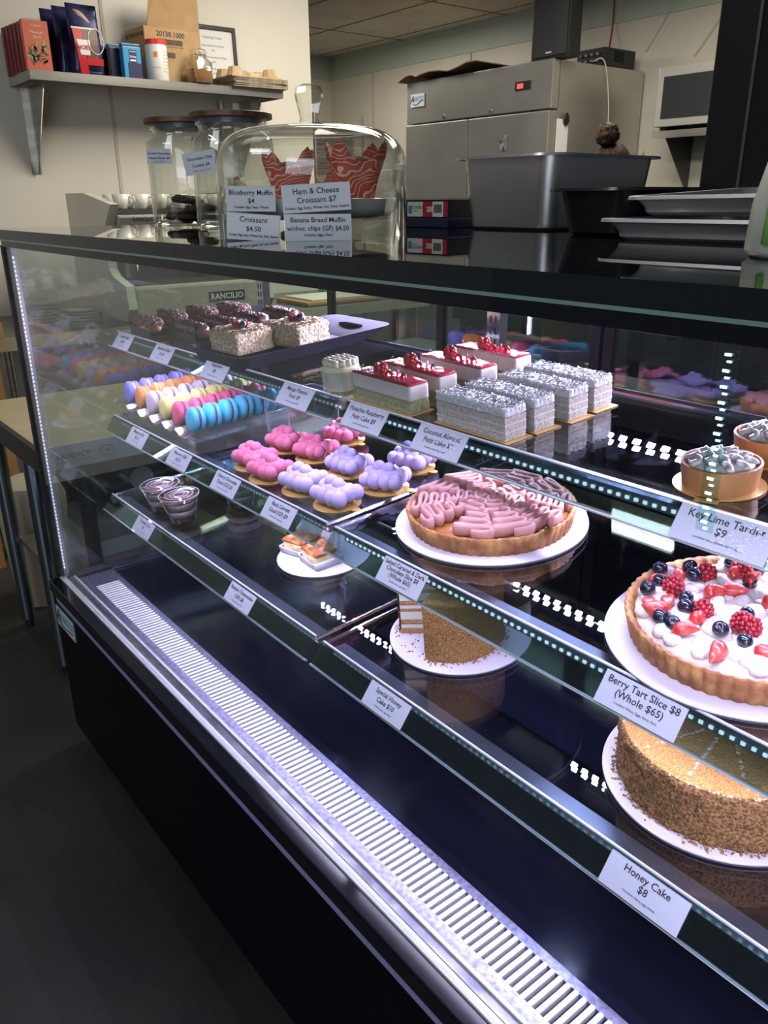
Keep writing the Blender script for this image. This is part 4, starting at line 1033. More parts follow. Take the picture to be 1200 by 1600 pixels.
# dome with plate
DX, DY, DR = -1.104, 0.734, 0.143
t = thing('cake_dome', 'large clear glass dome with chunky knob covering a plate of muffins', 'glass dome', (DX, DY, CZ))
prof = [(DR, 0.0), (DR, 0.10)]
for k in range(1, 10):
    a = k/9*PI/2; prof.append((DR-0.060+0.060*math.cos(a), 0.10+0.050*math.sin(a)))
prof += [(DR*0.30, 0.155), (0.012, 0.157)]
inner = [(max(r-0.003, 0.010), z-0.0025 if z > 0.1 else z) for r, z in prof][::-1]
MB().lathe([(0, 0.157)]+prof[::-1]+[(DR-0.003, 0.0)]+inner[::-1][:-1]+[(0, 0.1545)], 72).build('glass_bell', JARGLASS, t, True)
MB().lathe([(0, 0.1565), (0.016, 0.157), (0.0145, 0.163), (0.0155, 0.170), (0.0195, 0.185), (0.0215, 0.196), (0.019, 0.2045), (0.010, 0.2085), (0, 0.209)], 8).build('glass_knob', JARGLASS, t)
t = thing('marble_plate', 'white marbled cake plate raised on a foot under the dome', 'plate', (DX, DY, CZ))
MB().lathe([(0, 0.0), (0.055, 0.0), (0.050, 0.006), (0.022, 0.014), (0.024, 0.022), (0.09, 0.024), (0.120, 0.030), (0.130, 0.039), (0.133, 0.052), (0.1305, 0.053), (0.124, 0.042), (0.10, 0.034), (0, 0.032)], 64).build('plate', mat('marble', (0.90, 0.90, 0.92), 0.2, color2=(0.50, 0.50, 0.54), scale=5, detail=8, lo=0.60, hi=0.66), t, 'auto')
# muffins in red paper, croissants
REDP = mat('red_tulip_paper', (0.42, 0.035, 0.02), 0.6)
nt, N, L = nodes_of(REDP); bs = N['Principled BSDF']
wv = N.new('ShaderNodeTexWave'); wv.wave_type = 'RINGS'; wv.inputs['Scale'].default_value = 42; wv.inputs['Distortion'].default_value = 14; wv.inputs['Detail'].default_value = 0
wr = N.new('ShaderNodeValToRGB'); wr.color_ramp.elements[0].position = 0.86; wr.color_ramp.elements[1].position = 0.94
wr.color_ramp.elements[0].color = (0.55, 0.07, 0.035, 1); wr.color_ramp.elements[1].color = (0.85, 0.55, 0.48, 1)
L.new(N['Texture Coordinate'].outputs['Object'], wv.inputs['Vector']); L.new(wv.outputs['Fac'], wr.inputs['Fac']); L.new(wr.outputs['Color'], bs.inputs['Base Color'])
MUF = mat('muffin_crumb', (0.34, 0.17, 0.06), 0.8, color2=(0.16, 0.07, 0.03), scale=40, bump=0.8, bscale=90)
def make_muffin():
    t = thing('muffin', 'x', 'muffin')
    b = MB(); rings = []
    for k, (r, z) in enumerate(((0.024, 0.0), (0.028, 0.022), (0.034, 0.045), (0.041, 0.066))):
        ring = []
        for i in range(32):
            a = 2*PI*i/32; pk = 0.5+0.5*math.cos(4*a)
            zz = z+(0.030*pk**2 if k == 3 else 0); rr_ = r*(1+0.05*math.cos(4*a)*(k/3))+(0.008*pk if k == 3 else 0)
            ring.append(b.bm.verts.new((rr_*math.cos(a), rr_*math.sin(a), zz)))
        rings.append(ring)
    b.bm.faces.new(rings[0][::-1])
    for A, B in zip(rings, rings[1:]):
        for i in range(32): b.bm.faces.new((A[i], A[(i+1) % 32], B[(i+1) % 32], B[i]))
    o = b.build('tulip_wrapper', REDP, t, True); md = o.modifiers.new('thick', 'SOLIDIFY'); md.thickness = 0.0006
    MB().ball((0, 0, 0.056), 1, 3, (0.032, 0.032, 0.020), amp=0.12, fr=40).build('crumb', MUF, t, True)
    return t
mf = make_muffin()
for i, (dx, dy, rz, s) in enumerate(((0.046, 0.050, 0.4, 1.0), (-0.034, -0.018, 0.1, 0.92), (-0.050, 0.074, 0.9, 0.62))):
    M = Matrix.Translation((DX+dx, DY+dy, CZ+0.0365)) @ Matrix.Rotation(rz, 4, 'Z') @ Matrix.Scale(s, 4)
    copy_of(mf, M, ['muffin in tall red swirl paper at the right under the dome', 'muffin in red swirl paper left of the middle under the dome', 'small muffin in red paper at the back under the dome'][i], i == 0, 'muffins under the dome')
CROI = mat('croissant', (0.48, 0.22, 0.06), 0.45, color2=(0.66, 0.38, 0.14), scale=24, bump=0.3, bscale=60)
def make_crois():
    t = thing('croissant', 'x', 'croissant')
    b = MB(); pts, rad = [], []
    for i in range(41):
        q = i/40; a = -1.1+2.2*q; pts.append((0.052*math.sin(a), 0.03-0.035*math.cos(a), 0.018)); rad.append((0.004+0.0185*math.sin(PI*q)**0.8)*(1+0.09*math.sin(q*40)))
    b.tube(pts, rad, 14); b.build('pastry', CROI, t, True); return t
cr = make_crois()
for i, (dx, dy, rz) in enumerate(((0.052, -0.052, 0.5), (-0.098, 0.012, 1.9))):
    copy_of(cr, Matrix.Translation((DX+dx, DY+dy, CZ+0.0365)) @ Matrix.Rotation(rz, 4, 'Z') @ Matrix.Scale(0.72, 4), ['croissant at the front of the plate behind the ham and cheese sign', 'croissant at the left front of the plate behind the blueberry sign'][i], i == 0, 'croissants under the dome')
# glove dispenser with labelled boxes
t = thing('film_box', 'flat black dispenser box with white and red glove label beside the steel pan', 'box', (-1.235, 1.13, CZ), rot=(0, 0, 0.04))
DKB = mat('dark_box', (0.020, 0.020, 0.026), 0.35)
MB().box(-0.105, -0.04, 0.0, 0.045, 0.07, 0.018, bev=0.002).build('base_tray', mat('navy_tray', (0.01, 0.014, 0.05), 0.3), t)
MB().box(-0.10, -0.036, 0.018, 0.042, 0.066, 0.050, bev=0.0015).build('carton', DKB, t)
MB().box(-0.105, -0.042, 0.050, 0.045, 0.07, 0.053).build('steel_lid', STEEL, t)
FW = Matrix(((1, 0, 0, 0), (0, 0, -1, -0.0368), (0, 1, 0, 0), (0, 0, 0, 1)))
lb = MB().use(mat('label_white', (0.72, 0.70, 0.66), 0.5)).box(-0.070, 0.020, 0, -0.026, 0.047, 0.0005, M=FW).box(0.001, 0.020, 0, 0.030, 0.047, 0.0005, M=FW)
lb.use(mat('label_red', (0.45, 0.012, 0.03), 0.5)).box(-0.026, 0.020, 0, 0.001, 0.047, 0.0005, M=FW).box(0.030, 0.020, 0, 0.042, 0.047, 0.0005, M=FW)
lb.use(mat('label_teal', (0.03, 0.30, 0.36), 0.5)).box(-0.067, 0.0255, 0.0005, -0.057, 0.040, 0.0008, M=FW)
lb = lb.build('label', None, t)
b = MB(); text_bm([('DURABLE', 0.0085, 0.034, 0, -0.041), ('VINYL', 0.0045, 0.029, 0, -0.046)], b.bm, FW @ Matrix.Translation((0, 0, 0.0009))); b.build('lettering', INK, lb)
b = MB(); text_bm([('250', 0.0125, 0.029, 0.0004, -0.006)], b.bm, FW @ Matrix.Translation((0, 0, 0.0009))); b.build('count_number', mat('white_print', (0.85, 0.85, 0.85), 0.5), lb)
b = MB(); rr = random.Random(3); x = 0.005
while x < 0.026: w_ = rr.choice((0.0005, 0.0009, 0.0014)); b.box(x, 0.027, 0.0005, x+w_, 0.042, 0.0008, M=FW); x += w_+0.0007
b.build('barcode', INK, lb)
# steel hotel pan, black pan, stacked trays
def pan(name, label, x0, y0, x1, y1, h, lip, m, cat='pan', wall=0.012, z=CZ, rot=0.0, taper=0.010, rad=0.030):
    t = thing(name, label, cat, (x0, y0, z), rot=(0, 0, rot))
    def ring(d, zz, c): 
        out = []; X0, Y0, X1, Y1 = d, d, x1-x0-d, y1-y0-d
        c = max(c, 0.003)
        for (cx, cy, a0_) in ((X1-c, Y1-c, 0), (X0+c, Y1-c, 90), (X0+c, Y0+c, 180), (X1-c, Y0+c, 270)):
            for k in range(7):
                a = math.radians(a0_+15*k); out.append((cx+c*math.cos(a), cy+c*math.sin(a), zz))
        return out
    b = MB()
    rs = [ring(taper+0.006, 0.0, rad), ring(taper+0.001, 0.004, rad), ring(taper, 0.010, rad), ring(0, h-0.003, rad), ring(-lip, h-0.0015, rad+lip), ring(-lip-0.002, h-0.004, rad+lip), ring(-lip-0.001, h, rad+lip), ring(-0.001, h, rad), ring(0.0016, h-0.003, rad), ring(taper+0.0016, 0.010, rad), ring(taper+0.006, 0.0018, rad)]
    V = [[b.bm.verts.new(p) for p in r] for r in rs]; n = len(V[0])
    b.bm.faces.new(V[0][::-1]); b.bm.faces.new(V[-1])
    for A, B in zip(V, V[1:]):
        for i in range(n): b.bm.faces.new((A[i], A[(i+1) % n], B[(i+1) % n], B[i]))
    b.build('pan_body', m, t, 'auto'); return t
PANM = mat('pan_steel', (0.50, 0.51, 0.53), 0.34, 0.9, (0.58, 0.58, 0.58), 4.0, bump=0.08, bscale=40)
pan('hotel_pan', 'deep stainless steel food pan standing on the counter', -1.165, 1.095, -0.945, 1.385, 0.120, 0.014, PANM)
pan('black_pan', 'black plastic food pan beside the deep steel pan', -0.850, 0.99, -0.712, 1.20, 0.064, 0.014, mat('black_plastic', (0.010, 0.010, 0.012), 0.25))
TRM = mat('tray_aluminium', (0.55, 0.56, 0.58), 0.42, 0.7, (0.62, 0.62, 0.62), 12)
pan('sheet_tray', 'aluminium sheet tray at the bottom of the pair on the counter', -0.688, 0.905, -0.30, 1.20, 0.026, 0.010, TRM, 'tray', taper=0.008, rad=0.02)
o = pan('sheet_tray', 'aluminium sheet tray resting tilted on the lower one', -0.680, 0.945, -0.29, 1.23, 0.024, 0.008, TRM, 'tray', z=CZ+0.028, taper=0.008, rad=0.02); o.rotation_euler = (0.04, -0.01, 0.0)
# frosted bottle at the right edge
t = thing('frosted_vase', 'frosted white vase with a green stripe at the right end of the counter', 'vase', (-0.335, 0.765, CZ))
MB().lathe([(0, 0), (0.068, 0), (0.073, 0.006), (0.071, 0.045), (0.062, 0.085), (0.046, 0.120), (0.038, 0.150), (0.041, 0.185), (0.050, 0.215), (0.046, 0.215), (0.036, 0.185), (0.033, 0.150), (0.042, 0.118), (0.058, 0.083), (0.066, 0.045), (0.066, 0.008), (0, 0.006)], 48).build('glass_body', mat('frosted_glass', (0.62, 0.66, 0.58), 0.35, sss=0.3), t, True)
b = MB(); a = math.radians(248)
b.tube([(0.0745*math.cos(a)*k, 0.0745*math.sin(a)*k, z) for k, z in ((0.99, 0.012), (0.965, 0.045), (0.86, 0.085), (0.64, 0.12), (0.53, 0.15))], 0.0035, 8); b.build('green_stripe', mat('green_glass', (0.20, 0.42, 0.10), 0.4), t, True)

# ---------------------------------------------------------------- wall shelf and what stands on it
SZ = 1.82
t = thing('wall_shelf', 'long stainless steel shelf on two brackets on the painted wall', 'shelf', (-3.90, 1.75, 1.79))
def wp(b, name, m=None, par=None, smooth=False):
    o = b.build(name, m, None, smooth); o.parent = par or t; o.location = -Vector(t.location); return o
wp(MB().box(-4.049, 1.155, 1.815, -3.75, 2.345, 1.82).box(-3.756, 1.155, 1.785, -3.75, 2.345, 1.815).box(-4.049, 1.155, 1.785, -3.756, 1.159, 1.815).box(-4.049, 2.341, 1.785, -3.756, 2.345, 1.815), 'shelf_plate', STEEL)
for y in (1.215, 2.245):
    b = MB(); m0 = Matrix(((1, 0, 0, 0), (0, 0, 1, y), (0, 1, 0, 0), (0, 0, 0, 1)))
    b.prism([(-4.049, 1.46), (-4.03, 1.44), (-3.80, 1.76), (-3.80, 1.785), (-4.049, 1.785)], 0, 0.003, m0).box(-4.049, y-0.02, 1.44, -4.046, y+0.02, 1.785)
    wp(b, 'bracket', STEEL)
wp(MB().box(-4.049, 2.14, 1.60, -4.02, 2.155, 1.79), 'wall_upright', STEEL)
TEAR = mat('tea_red', (0.62, 0.13, 0.075), 0.5); TEAS = mat('tea_red_side', (0.20, 0.030, 0.035), 0.55)
def box_tea(y, label, front=False):
    t = thing('tea_box', label, 'tea box', (-3.83, y, SZ), 'tea boxes on the wall shelf')
    b = MB().use(TEAS).box(-0.060, -0.0185, 0, 0.045, 0.0185, 0.185)
    b.build('carton', None, t)
    MB().use(TEAR).box(0.045, -0.0180, 0.001, 0.0456, 0.0180, 0.184).box(-0.055, -0.019, 0.001, 0.044, -0.0186, 0.184).build('printed_face', None, t) if False else None
    return t
# the boxes stand in a row along the wall, narrow sides out; the last shows its picture
for i in range(6):
    y = 0.985+0.038*i
    if y-0.02 < 1.155: y = y
t0 = thing('tea_box', 'x', 'tea box')
MB().box(-0.050, -0.0155, 0, 0.050, 0.0155, 0.180).build('carton', TEAS, t0)
FM = Matrix(((1, 0, 0, 0), (0, 0, -1, -0.016), (0, 1, 0, 0), (0, 0, 0, 1)))
b = MB().use(mat('tea_pale_band', (0.55, 0.28, 0.24), 0.5)).box(0.0502, -0.006, 0.02, 0.0505, 0.006, 0.16); b.build('side_print', None, t0)
lab6 = ['dark red tea box nearest the picture box', 'dark red tea box second from the picture box', 'dark red tea box third from the picture box', 'dark red tea box fourth from the picture box', 'dark red tea box at the left end of the row']
for i in range(5):
    M = Matrix.Translation((-3.842-0.034*0-0.047*(i+1)*0.0-0.0, 1.178, SZ)) @ Matrix.Rotation(0, 4, 'Z')
    M = Matrix.Translation((-3.805-0.040*(i+1), 1.212-0.004*i, SZ)) @ Matrix.Rotation(PI/2, 4, 'Z')
    copy_of(t0, M, lab6[i], i == 0, 'tea boxes on the wall shelf')
t = thing('tea_box', 'orange red tea box with parrot like jungle picture facing the shop', 'tea box', M=Matrix.Translation((-3.800, 1.212, SZ)) @ Matrix.Rotation(PI/2, 4, 'Z'), group='tea boxes on the wall shelf')
MB().box(-0.050, -0.0155, 0, 0.050, 0.0155, 0.182).build('carton', TEAR, t)
b = MB(); text_bm([('MASALA', 0.0135, 0.135, 0.0002), ('CHAI', 0.0135, 0.118, 0.0002), ('TEA BLEND', 0.009, 0.160, 0.0001)], b.bm, FM @ Matrix.Translation((0, 0, 0.0005))); b.build('lettering', mat('cream_print', (0.80, 0.66, 0.50), 0.5), t)
b = MB(); rr = random.Random(4)
for m_, n_ in ((mat('leaf_green', (0.03, 0.10, 0.06), 0.5), 18), (mat('leaf_light', (0.30, 0.42, 0.10), 0.5), 6), (mat('petal_red', (0.75, 0.09, 0.05), 0.5), 7), (mat('petal_yellow', (0.85, 0.50, 0.12), 0.5), 5)):
    b.use(m_)
    for i in range(n_):
        cx, cz, a, l = rr.uniform(-0.032, 0.032), rr.uniform(0.03, 0.10), rr.uniform(0, 6.3), rr.uniform(0.008, 0.018)
        T_ = FM @ Matrix.Translation((cx, cz, 0.0004+0.0001*n_/9)) @ Matrix.Rotation(a, 4, 'Z')
        b.prism([(l*math.cos(q), 0.35*l*math.sin(q)) for q in [2*PI*k/10 for k in range(10)]], 0, 0.0003, T_)
b.build('jungle_picture', None, t)
# foil coffee bags
def coffee_bag(x, y, label, first=None):
    t = thing('coffee_bag', label, 'coffee bag', (x, y, SZ), 'foil coffee bags on the shelf')
    b = MB(); rows = []
    for k in range(13):
        q = k/12; z = 0.262*q; w_ = 0.064*(1-0.06*math.sin(q*PI)); d_ = 0.034*(1-q**3)*(0.85+0.3*math.sin(q*PI))+0.0012
        row = []
        for i in range(24):
            a = 2*PI*i/24; c, s_ = math.cos(a), math.sin(a)
            px = math.copysign(abs(c)**0.45, c)*d_; py = math.copysign(abs(s_)**0.35, s_)*w_
            row.append(b.bm.verts.new((px+0.0015*math.sin(k*2+i), py+0.006*(q > 0.9)*0, z)))
        rows.append(row)
    b.bm.faces.new(rows[0][::-1]); b.bm.faces.new(rows[-1])
    for A, B in zip(rows, rows[1:]):
        for i in range(24): b.bm.faces.new((A[i], A[(i+1) % 24], B[(i+1) % 24], B[i]))
    b.build('foil_bag', mat('navy_foil', (0.010, 0.010, 0.045), 0.30, 0.5, (0.05, 0.05, 0.16), 9, bump=0.4, bscale=14), t, True)
    return t
def front_x(z):  q = z/0.262; return 0.034*(1-q**3)*(0.85+0.3*math.sin(q*PI))+0.0012
t = coffee_bag(-3.80, 1.412, 'front navy foil coffee bag printed with a red cup reading NOEL')
def on_front(pts, off):  # polygon on the bag front given in (y, z)
    return [Vector((front_x(z)+off, y, z)) for y, z in pts]
def patch(name, polys, m, off, par):
    b = MB()
    for poly in polys:
        # cut into strips so it follows the bag
        v = [b.bm.verts.new(p) for p in on_front(poly, off)]; b.bm.faces.new(v)
    o = b.build(name, m, par); md = o.modifiers.new('thick', 'SOLIDIFY'); md.thickness = 0.0008; return o
def quadstrip(y0a, y1a, z0, y0b, y1b, z1, n=6):
    out = []
    for k in range(n):
        q, r = k/n, (k+1)/n
        L_ = lambda a, c, u: a+(c-a)*u
        out.append([(L_(y0a, y0b, q), L_(z0, z1, q)), (L_(y1a, y1b, q), L_(z0, z1, q)), (L_(y1a, y1b, r), L_(z0, z1, r)), (L_(y0a, y0b, r), L_(z0, z1, r))])
    return out
cup = patch('printed_cup', quadstrip(-0.040, -0.006, 0.004, -0.058, -0.020, 0.170)+[], mat('cup_red', (0.60, 0.015, 0.015), 0.4), 0.0016, t)
patch('cup_brown_side', quadstrip(-0.006, 0.040, 0.050, -0.020, 0.045, 0.170), mat('cup_brown', (0.16, 0.075, 0.05), 0.4), 0.0016, t)
patch('red_band', quadstrip(-0.010, 0.058, 0.036, -0.010, 0.058, 0.062, 2), mat('cup_red', (0.6, 0.015, 0.015), 0.4), 0.0020, t)
patch('white_panel', quadstrip(-0.034, 0.004, 0.072, -0.046, 0.010, 0.128), mat('label_white2', (0.80, 0.78, 0.74), 0.4), 0.0028, t)
patch('cup_rim', quadstrip(-0.060, 0.048, 0.168, -0.061, 0.049, 0.174, 1), mat('label_white2', (0.80, 0.78, 0.74), 0.4), 0.0028, t)
b = MB(); b.tube([Vector((front_x(0.12+0.05*math.sin(a))+0.003, 0.034+0.032*math.cos(a), 0.125+0.048*math.sin(a))) for a in [2*PI*i/20 for i in range(21)]], 0.0022, 6)
b.build('cup_handle_ring', mat('label_white2', (0.80, 0.78, 0.74), 0.4), t, True)
b = MB()
for k in range(5): b.tube([Vector((front_x(0.235-0.03*q)+0.002, -0.040+0.065*q+0.004*k, 0.238-0.006*k-0.045*q*q)) for q in [i/8 for i in range(9)]], [0.0008+0.003*math.sin(PI*i/8) for i in range(9)], 6)
b.build('feather_print', mat('feather_print', (0.75, 0.52, 0.42), 0.45), t, True)
b = MB(); TM = Matrix(((0, 0, 1, front_x(0.098)+0.0045), (1, 0, 0, -0.019), (0, 1, 0, 0), (0, 0, 0, 1))); text_bm([('NOEL', 0.023, 0.092, 0.0004)], b.bm, TM); b.build('lettering', mat('print_red', (0.5, 0.02, 0.02), 0.5), t)
coffee_bag(-3.885, 1.385, 'middle navy foil coffee bag behind the NOEL bag')
coffee_bag(-3.965, 1.360, 'rear navy foil coffee bag against the wall')
# small blue bags
def blue_pack(x, y, label, dark):
    t = thing('coffee_pack', label, 'coffee pack', (x, y, SZ), 'small vacuum coffee packs')
    MB().box(-0.020, -0.040, 0, 0.020, 0.040, 0.122, bev=0.003).build('pack', mat('pack_blue', (0.05, 0.32, 0.62), 0.3) if not dark else mat('pack_dark', (0.01, 0.02, 0.05), 0.3), t)
    MB().box(-0.014, -0.041, 0.122, 0.014, 0.041, 0.134, bev=0.002).build('folded_top', mat('pack_top', (0.07, 0.12, 0.22), 0.25, 0.5), t)
    if not dark:
        MB().box(0.0203, -0.022, 0.0, 0.0208, 0.040, 0.060).box(0.0203, -0.014, 0.06, 0.0208, 0.020, 0.110).build('navy_label', mat('label_navy', (0.012, 0.02, 0.10), 0.4), t)
        b = MB(); TM = Matrix(((0, 0, 1, 0.0212), (1, 0, 0, 0.003), (0, 1, 0, 0), (0, 0, 0, 1))); text_bm([('Dolce', 0.012, 0.080, 0.0002), ('LAVAZZA', 0.0065, 0.101, 0.0001)], b.bm, TM); b.box(0.0210, -0.010, 0.066, 0.0214, 0.016, 0.073); b.build('lettering', mat('white_print', (0.85, 0.85, 0.85), 0.5), t)
    return t
blue_pack(-3.785, 1.600, 'bright blue vacuum coffee pack with a navy label', False)
blue_pack(-3.835, 1.560, 'dark coffee pack left of the bright blue one', True)
blue_pack(-3.884, 1.548, 'dark coffee pack nearest the wall left of the blue one', True)
t = thing('canister', 'white round canister with red lid before the cardboard box', 'canister', (-3.800, 1.728, SZ))
MB().lathe([(0, 0), (0.045, 0), (0.047, 0.004), (0.047, 0.140), (0.044, 0.146), (0, 0.146)], 40).build('tub', mat('white_plastic', (0.74, 0.72, 0.68), 0.35), t, 'auto')
MB().lathe([(0, 0.146), (0.049, 0.144), (0.049, 0.160), (0.044, 0.163), (0, 0.163)], 40).build('red_lid', mat('red_plastic', (0.66, 0.03, 0.02), 0.35), t, 'auto')
b = MB(); a0_ = math.radians(-30)
def curved(b, r, a_0, a_1, z0, z1, n=10):
    R1_ = [(b.bm.verts.new((r*math.cos(a_0+(a_1-a_0)*i/n), r*math.sin(a_0+(a_1-a_0)*i/n), z0)), b.bm.verts.new((r*math.cos(a_0+(a_1-a_0)*i/n), r*math.sin(a_0+(a_1-a_0)*i/n), z1))) for i in range(n+1)]
    for p, q in zip(R1_, R1_[1:]): b._f([b.bm.faces.new((p[0], q[0], q[1], p[1]))])
b.use(mat('grey_print', (0.45, 0.45, 0.44), 0.5))
for k in range(7): curved(b, 0.0476, 0.15, 0.85, 0.035+0.013*k, 0.038+0.013*k)
curved(b, 0.0476, -0.9, -0.1, 0.050, 0.054)
b.use(mat('print_orange', (0.80, 0.20, 0.05), 0.5)); curved(b, 0.0479, -0.68, -0.32, 0.092, 0.112, 4)
o = b.build('printed_label', None, t); md = o.modifiers.new('thick', 'SOLIDIFY'); md.thickness = 0.0004
# cardboard box with open flap
KBOX = mat('cardboard', (0.42, 0.26, 0.12), 0.75, color2=(0.47, 0.30, 0.145), scale=12)
t = thing('cardboard_box', 'brown cardboard carton printed 20138.1000 with its flap standing open', 'cardboard box', (-3.937, 1.862, SZ), rot=(0, 0, 0.06))
b = MB(); X0, X1, Y0, Y1, H = -0.10, 0.075, -0.165, 0.115, 0.225
for a in ((X0, Y0, 0, X1, Y0+0.003, H), (X0, Y1-0.003, 0, X1, Y1, H), (X0, Y0, 0, X0+0.003, Y1, H), (X1-0.003, Y0, 0, X1, Y1, H), (X0, Y0, 0, X1, Y1, 0.003)): b.box(*a)
b.build('carton', KBOX, t)
b = MB(); v = [b.bm.verts.new(p) for p in ((X1, Y0+0.02, H), (X1, Y1, H), (X1+0.03, Y1-0.015, H+0.165), (X1+0.03, Y0+0.035, H+0.165))]; b.bm.faces.new(v)
o = b.build('open_flap', KBOX, t); md = o.modifiers.new('thick', 'SOLIDIFY'); md.thickness = 0.003
TM = Matrix(((0, 0, 1, X1+0.0006), (1, 0, 0, 0), (0, 1, 0, 0), (0, 0, 0, 1)))
b = MB(); text_bm([('20138.1000', 0.030, 0.192, 0.0005, -0.035)], b.bm, TM)
rr = random.Random(8)
for (y0_, y1_, z0_, z1_) in ((-0.10, 0.02, 0.160, 0.182), (-0.07, -0.02, 0.108, 0.130)):
    y = y0_
    while y < y1_: w_ = rr.choice((0.001, 0.002, 0.003)); b.box(y, z0_, 0, y+w_, z1_, 0.0004, M=TM); y += w_+0.0016
text_bm([('BUNN COFFEE MAKER FILTERS', 0.008, 0.150, 0, -0.03)], b.bm, TM)
b.build('printing', INK, t); b = MB(); TL = Matrix(((1, 0, 0, 0), (0, 0, -1, Y0-0.0006), (0, 1, 0, 0), (0, 0, 0, 1))); text_bm([('BUNN', 0.026, 0.190, 0.0003, -0.060), ('20138.1000', 0.022, 0.190, 0.0003, 0.020)], b.bm, TL)
b.build('printing', INK, t)
# clip jar with brown powder
t = thing('clip_jar', 'small square clip top jar half full of brown powder', 'jar', (-3.793, 1.925, SZ))
def sq(a, z): return 1/max(abs(math.cos(a)), abs(math.sin(a)))**0.55
MB().lathe([(0, 0), (0.050, 0), (0.053, 0.005), (0.053, 0.090), (0.036, 0.112), (0.036, 0.122), (0.033, 0.122), (0.033, 0.111), (0.050, 0.088), (0.050, 0.006), (0, 0.005)], 40, rmod=lambda a, z: sq(a, z) if z < 0.1 else 1).build('glass_body', JARGLASS, t, True)
MB().lathe([(0, 0.006), (0.0485, 0.006), (0.0485, 0.062), (0, 0.066)], 40, rmod=lambda a, z: sq(a, z)).build('brown_powder', mat('brown_powder', (0.36, 0.16, 0.06), 0.9), t)
MB().lathe([(0, 0.124), (0.036, 0.124), (0.040, 0.130), (0.036, 0.142), (0.015, 0.146), (0, 0.146)], 32).build('glass_lid', JARGLASS, t, True)
b = MB(); b.tube([(0.040*math.cos(a), 0.040*math.sin(a), 0.117) for a in [2*PI*i/24 for i in range(25)]], 0.0014, 5); b.tube([(0.04, -0.02, 0.117), (0.055, -0.01, 0.10), (0.055, 0.01, 0.10), (0.04, 0.02, 0.117), (0.035, 0.02, 0.14), (0.035, -0.02, 0.14), (0.04, -0.02, 0.117)], 0.0014, 5)
b.build('wire_clip', CHROME, t)
# framed sheet leaning on wall
t = thing('framed_menu', 'black framed printed sheet leaning behind the clip jar', 'frame', M=Matrix.Translation((-4.015, 2.125, SZ+0.001)) @ Matrix.Rotation(-0.05, 4, 'Y') @ Matrix.Rotation(0, 4, 'X') )
b = MB()
for a in ((0, -0.125, 0, 0.015, -0.108, 0.29), (0, 0.108, 0, 0.015, 0.125, 0.29), (0, -0.108, 0, 0.015, 0.108, 0.017), (0, -0.108, 0.273, 0.015, 0.108, 0.29)): b.box(*a)
b.build('frame', mat('black_frame', (0.015, 0.015, 0.015), 0.35), t)
MB().box(0.003, -0.108, 0.017, 0.006, 0.108, 0.273).build('paper', mat('paper_white', (0.68, 0.68, 0.66), 0.6), t)
b = MB(); TM = Matrix(((0, 0, 1, 0.0066), (1, 0, 0, 0), (0, 1, 0, 0), (0, 0, 0, 1)))
text_bm([('Catering Treats', 0.016, 0.235, 0, 0, 0.19), ('Assorted Pastry Platter', 0.013, 0.200, 0, 0, 0.19), ('$30', 0.012, 0.180, 0), ('Croissant Sandwich Platter', 0.013, 0.150, 0, 0, 0.19), ('$42', 0.012, 0.130, 0), ('Petit Cake Box Sampler', 0.013, 0.100, 0, 0, 0.19), ('$36', 0.012, 0.080, 0)], b.bm, TM); b.build('lettering', mat('grey_ink', (0.12, 0.12, 0.12), 0.6), t)
# egg cartons
EGG = mat('pulp', (0.42, 0.28, 0.15), 0.9, color2=(0.50, 0.36, 0.21), scale=30, bump=0.4, bscale=90); EGG2 = mat('pulp_grey', (0.20, 0.16, 0.11), 0.9, color2=(0.30, 0.24, 0.17), scale=40, bump=0.4, bscale=90)
te = thing('egg_tray', 'x', 'egg tray')
MB().box(-0.12, -0.145, 0, 0.12, 0.145, 0.007, bev=0.002).build('tray', EGG2, te)
for i in range(6):
    copy_of(te, Matrix.Translation((-3.845, 2.215, SZ+0.0002+0.0073*i)) @ Matrix.Rotation(0.03*((i % 3)-1), 4, 'Z'), 'grey pulp egg tray, %s in the stack at the shelf end' % ('lowest', 'second lowest', 'third from the bottom', 'third from the top', 'second from the top', 'top flat one')[i], i == 0, 'egg trays stacked at the shelf end')
t = thing('egg_tray', 'tan pulp egg tray with raised cups on top of the stack', 'egg tray', (-3.845, 2.205, SZ+0.0445), 'egg trays stacked at the shelf end')
b = MB().box(-0.10, -0.135, 0, 0.10, 0.135, 0.006)
b.build('rim', EGG, t)
for (x, y) in ((0.06, -0.10), (0.06, 0.09), (-0.05, -0.10), (-0.05, 0.0), (-0.05, 0.09), (0.06, -0.005)):
    hh = 0.020 if (x, y) == (0.06, -0.005) else 0.042
    MB().lathe([(0.040, 0.005), (0.030, hh), (0.020, hh+0.003), (0.012, hh-0.012), (0, hh-0.016)], 8, Matrix.Translation((x, y, 0))).build('raised_cup', EGG, t)

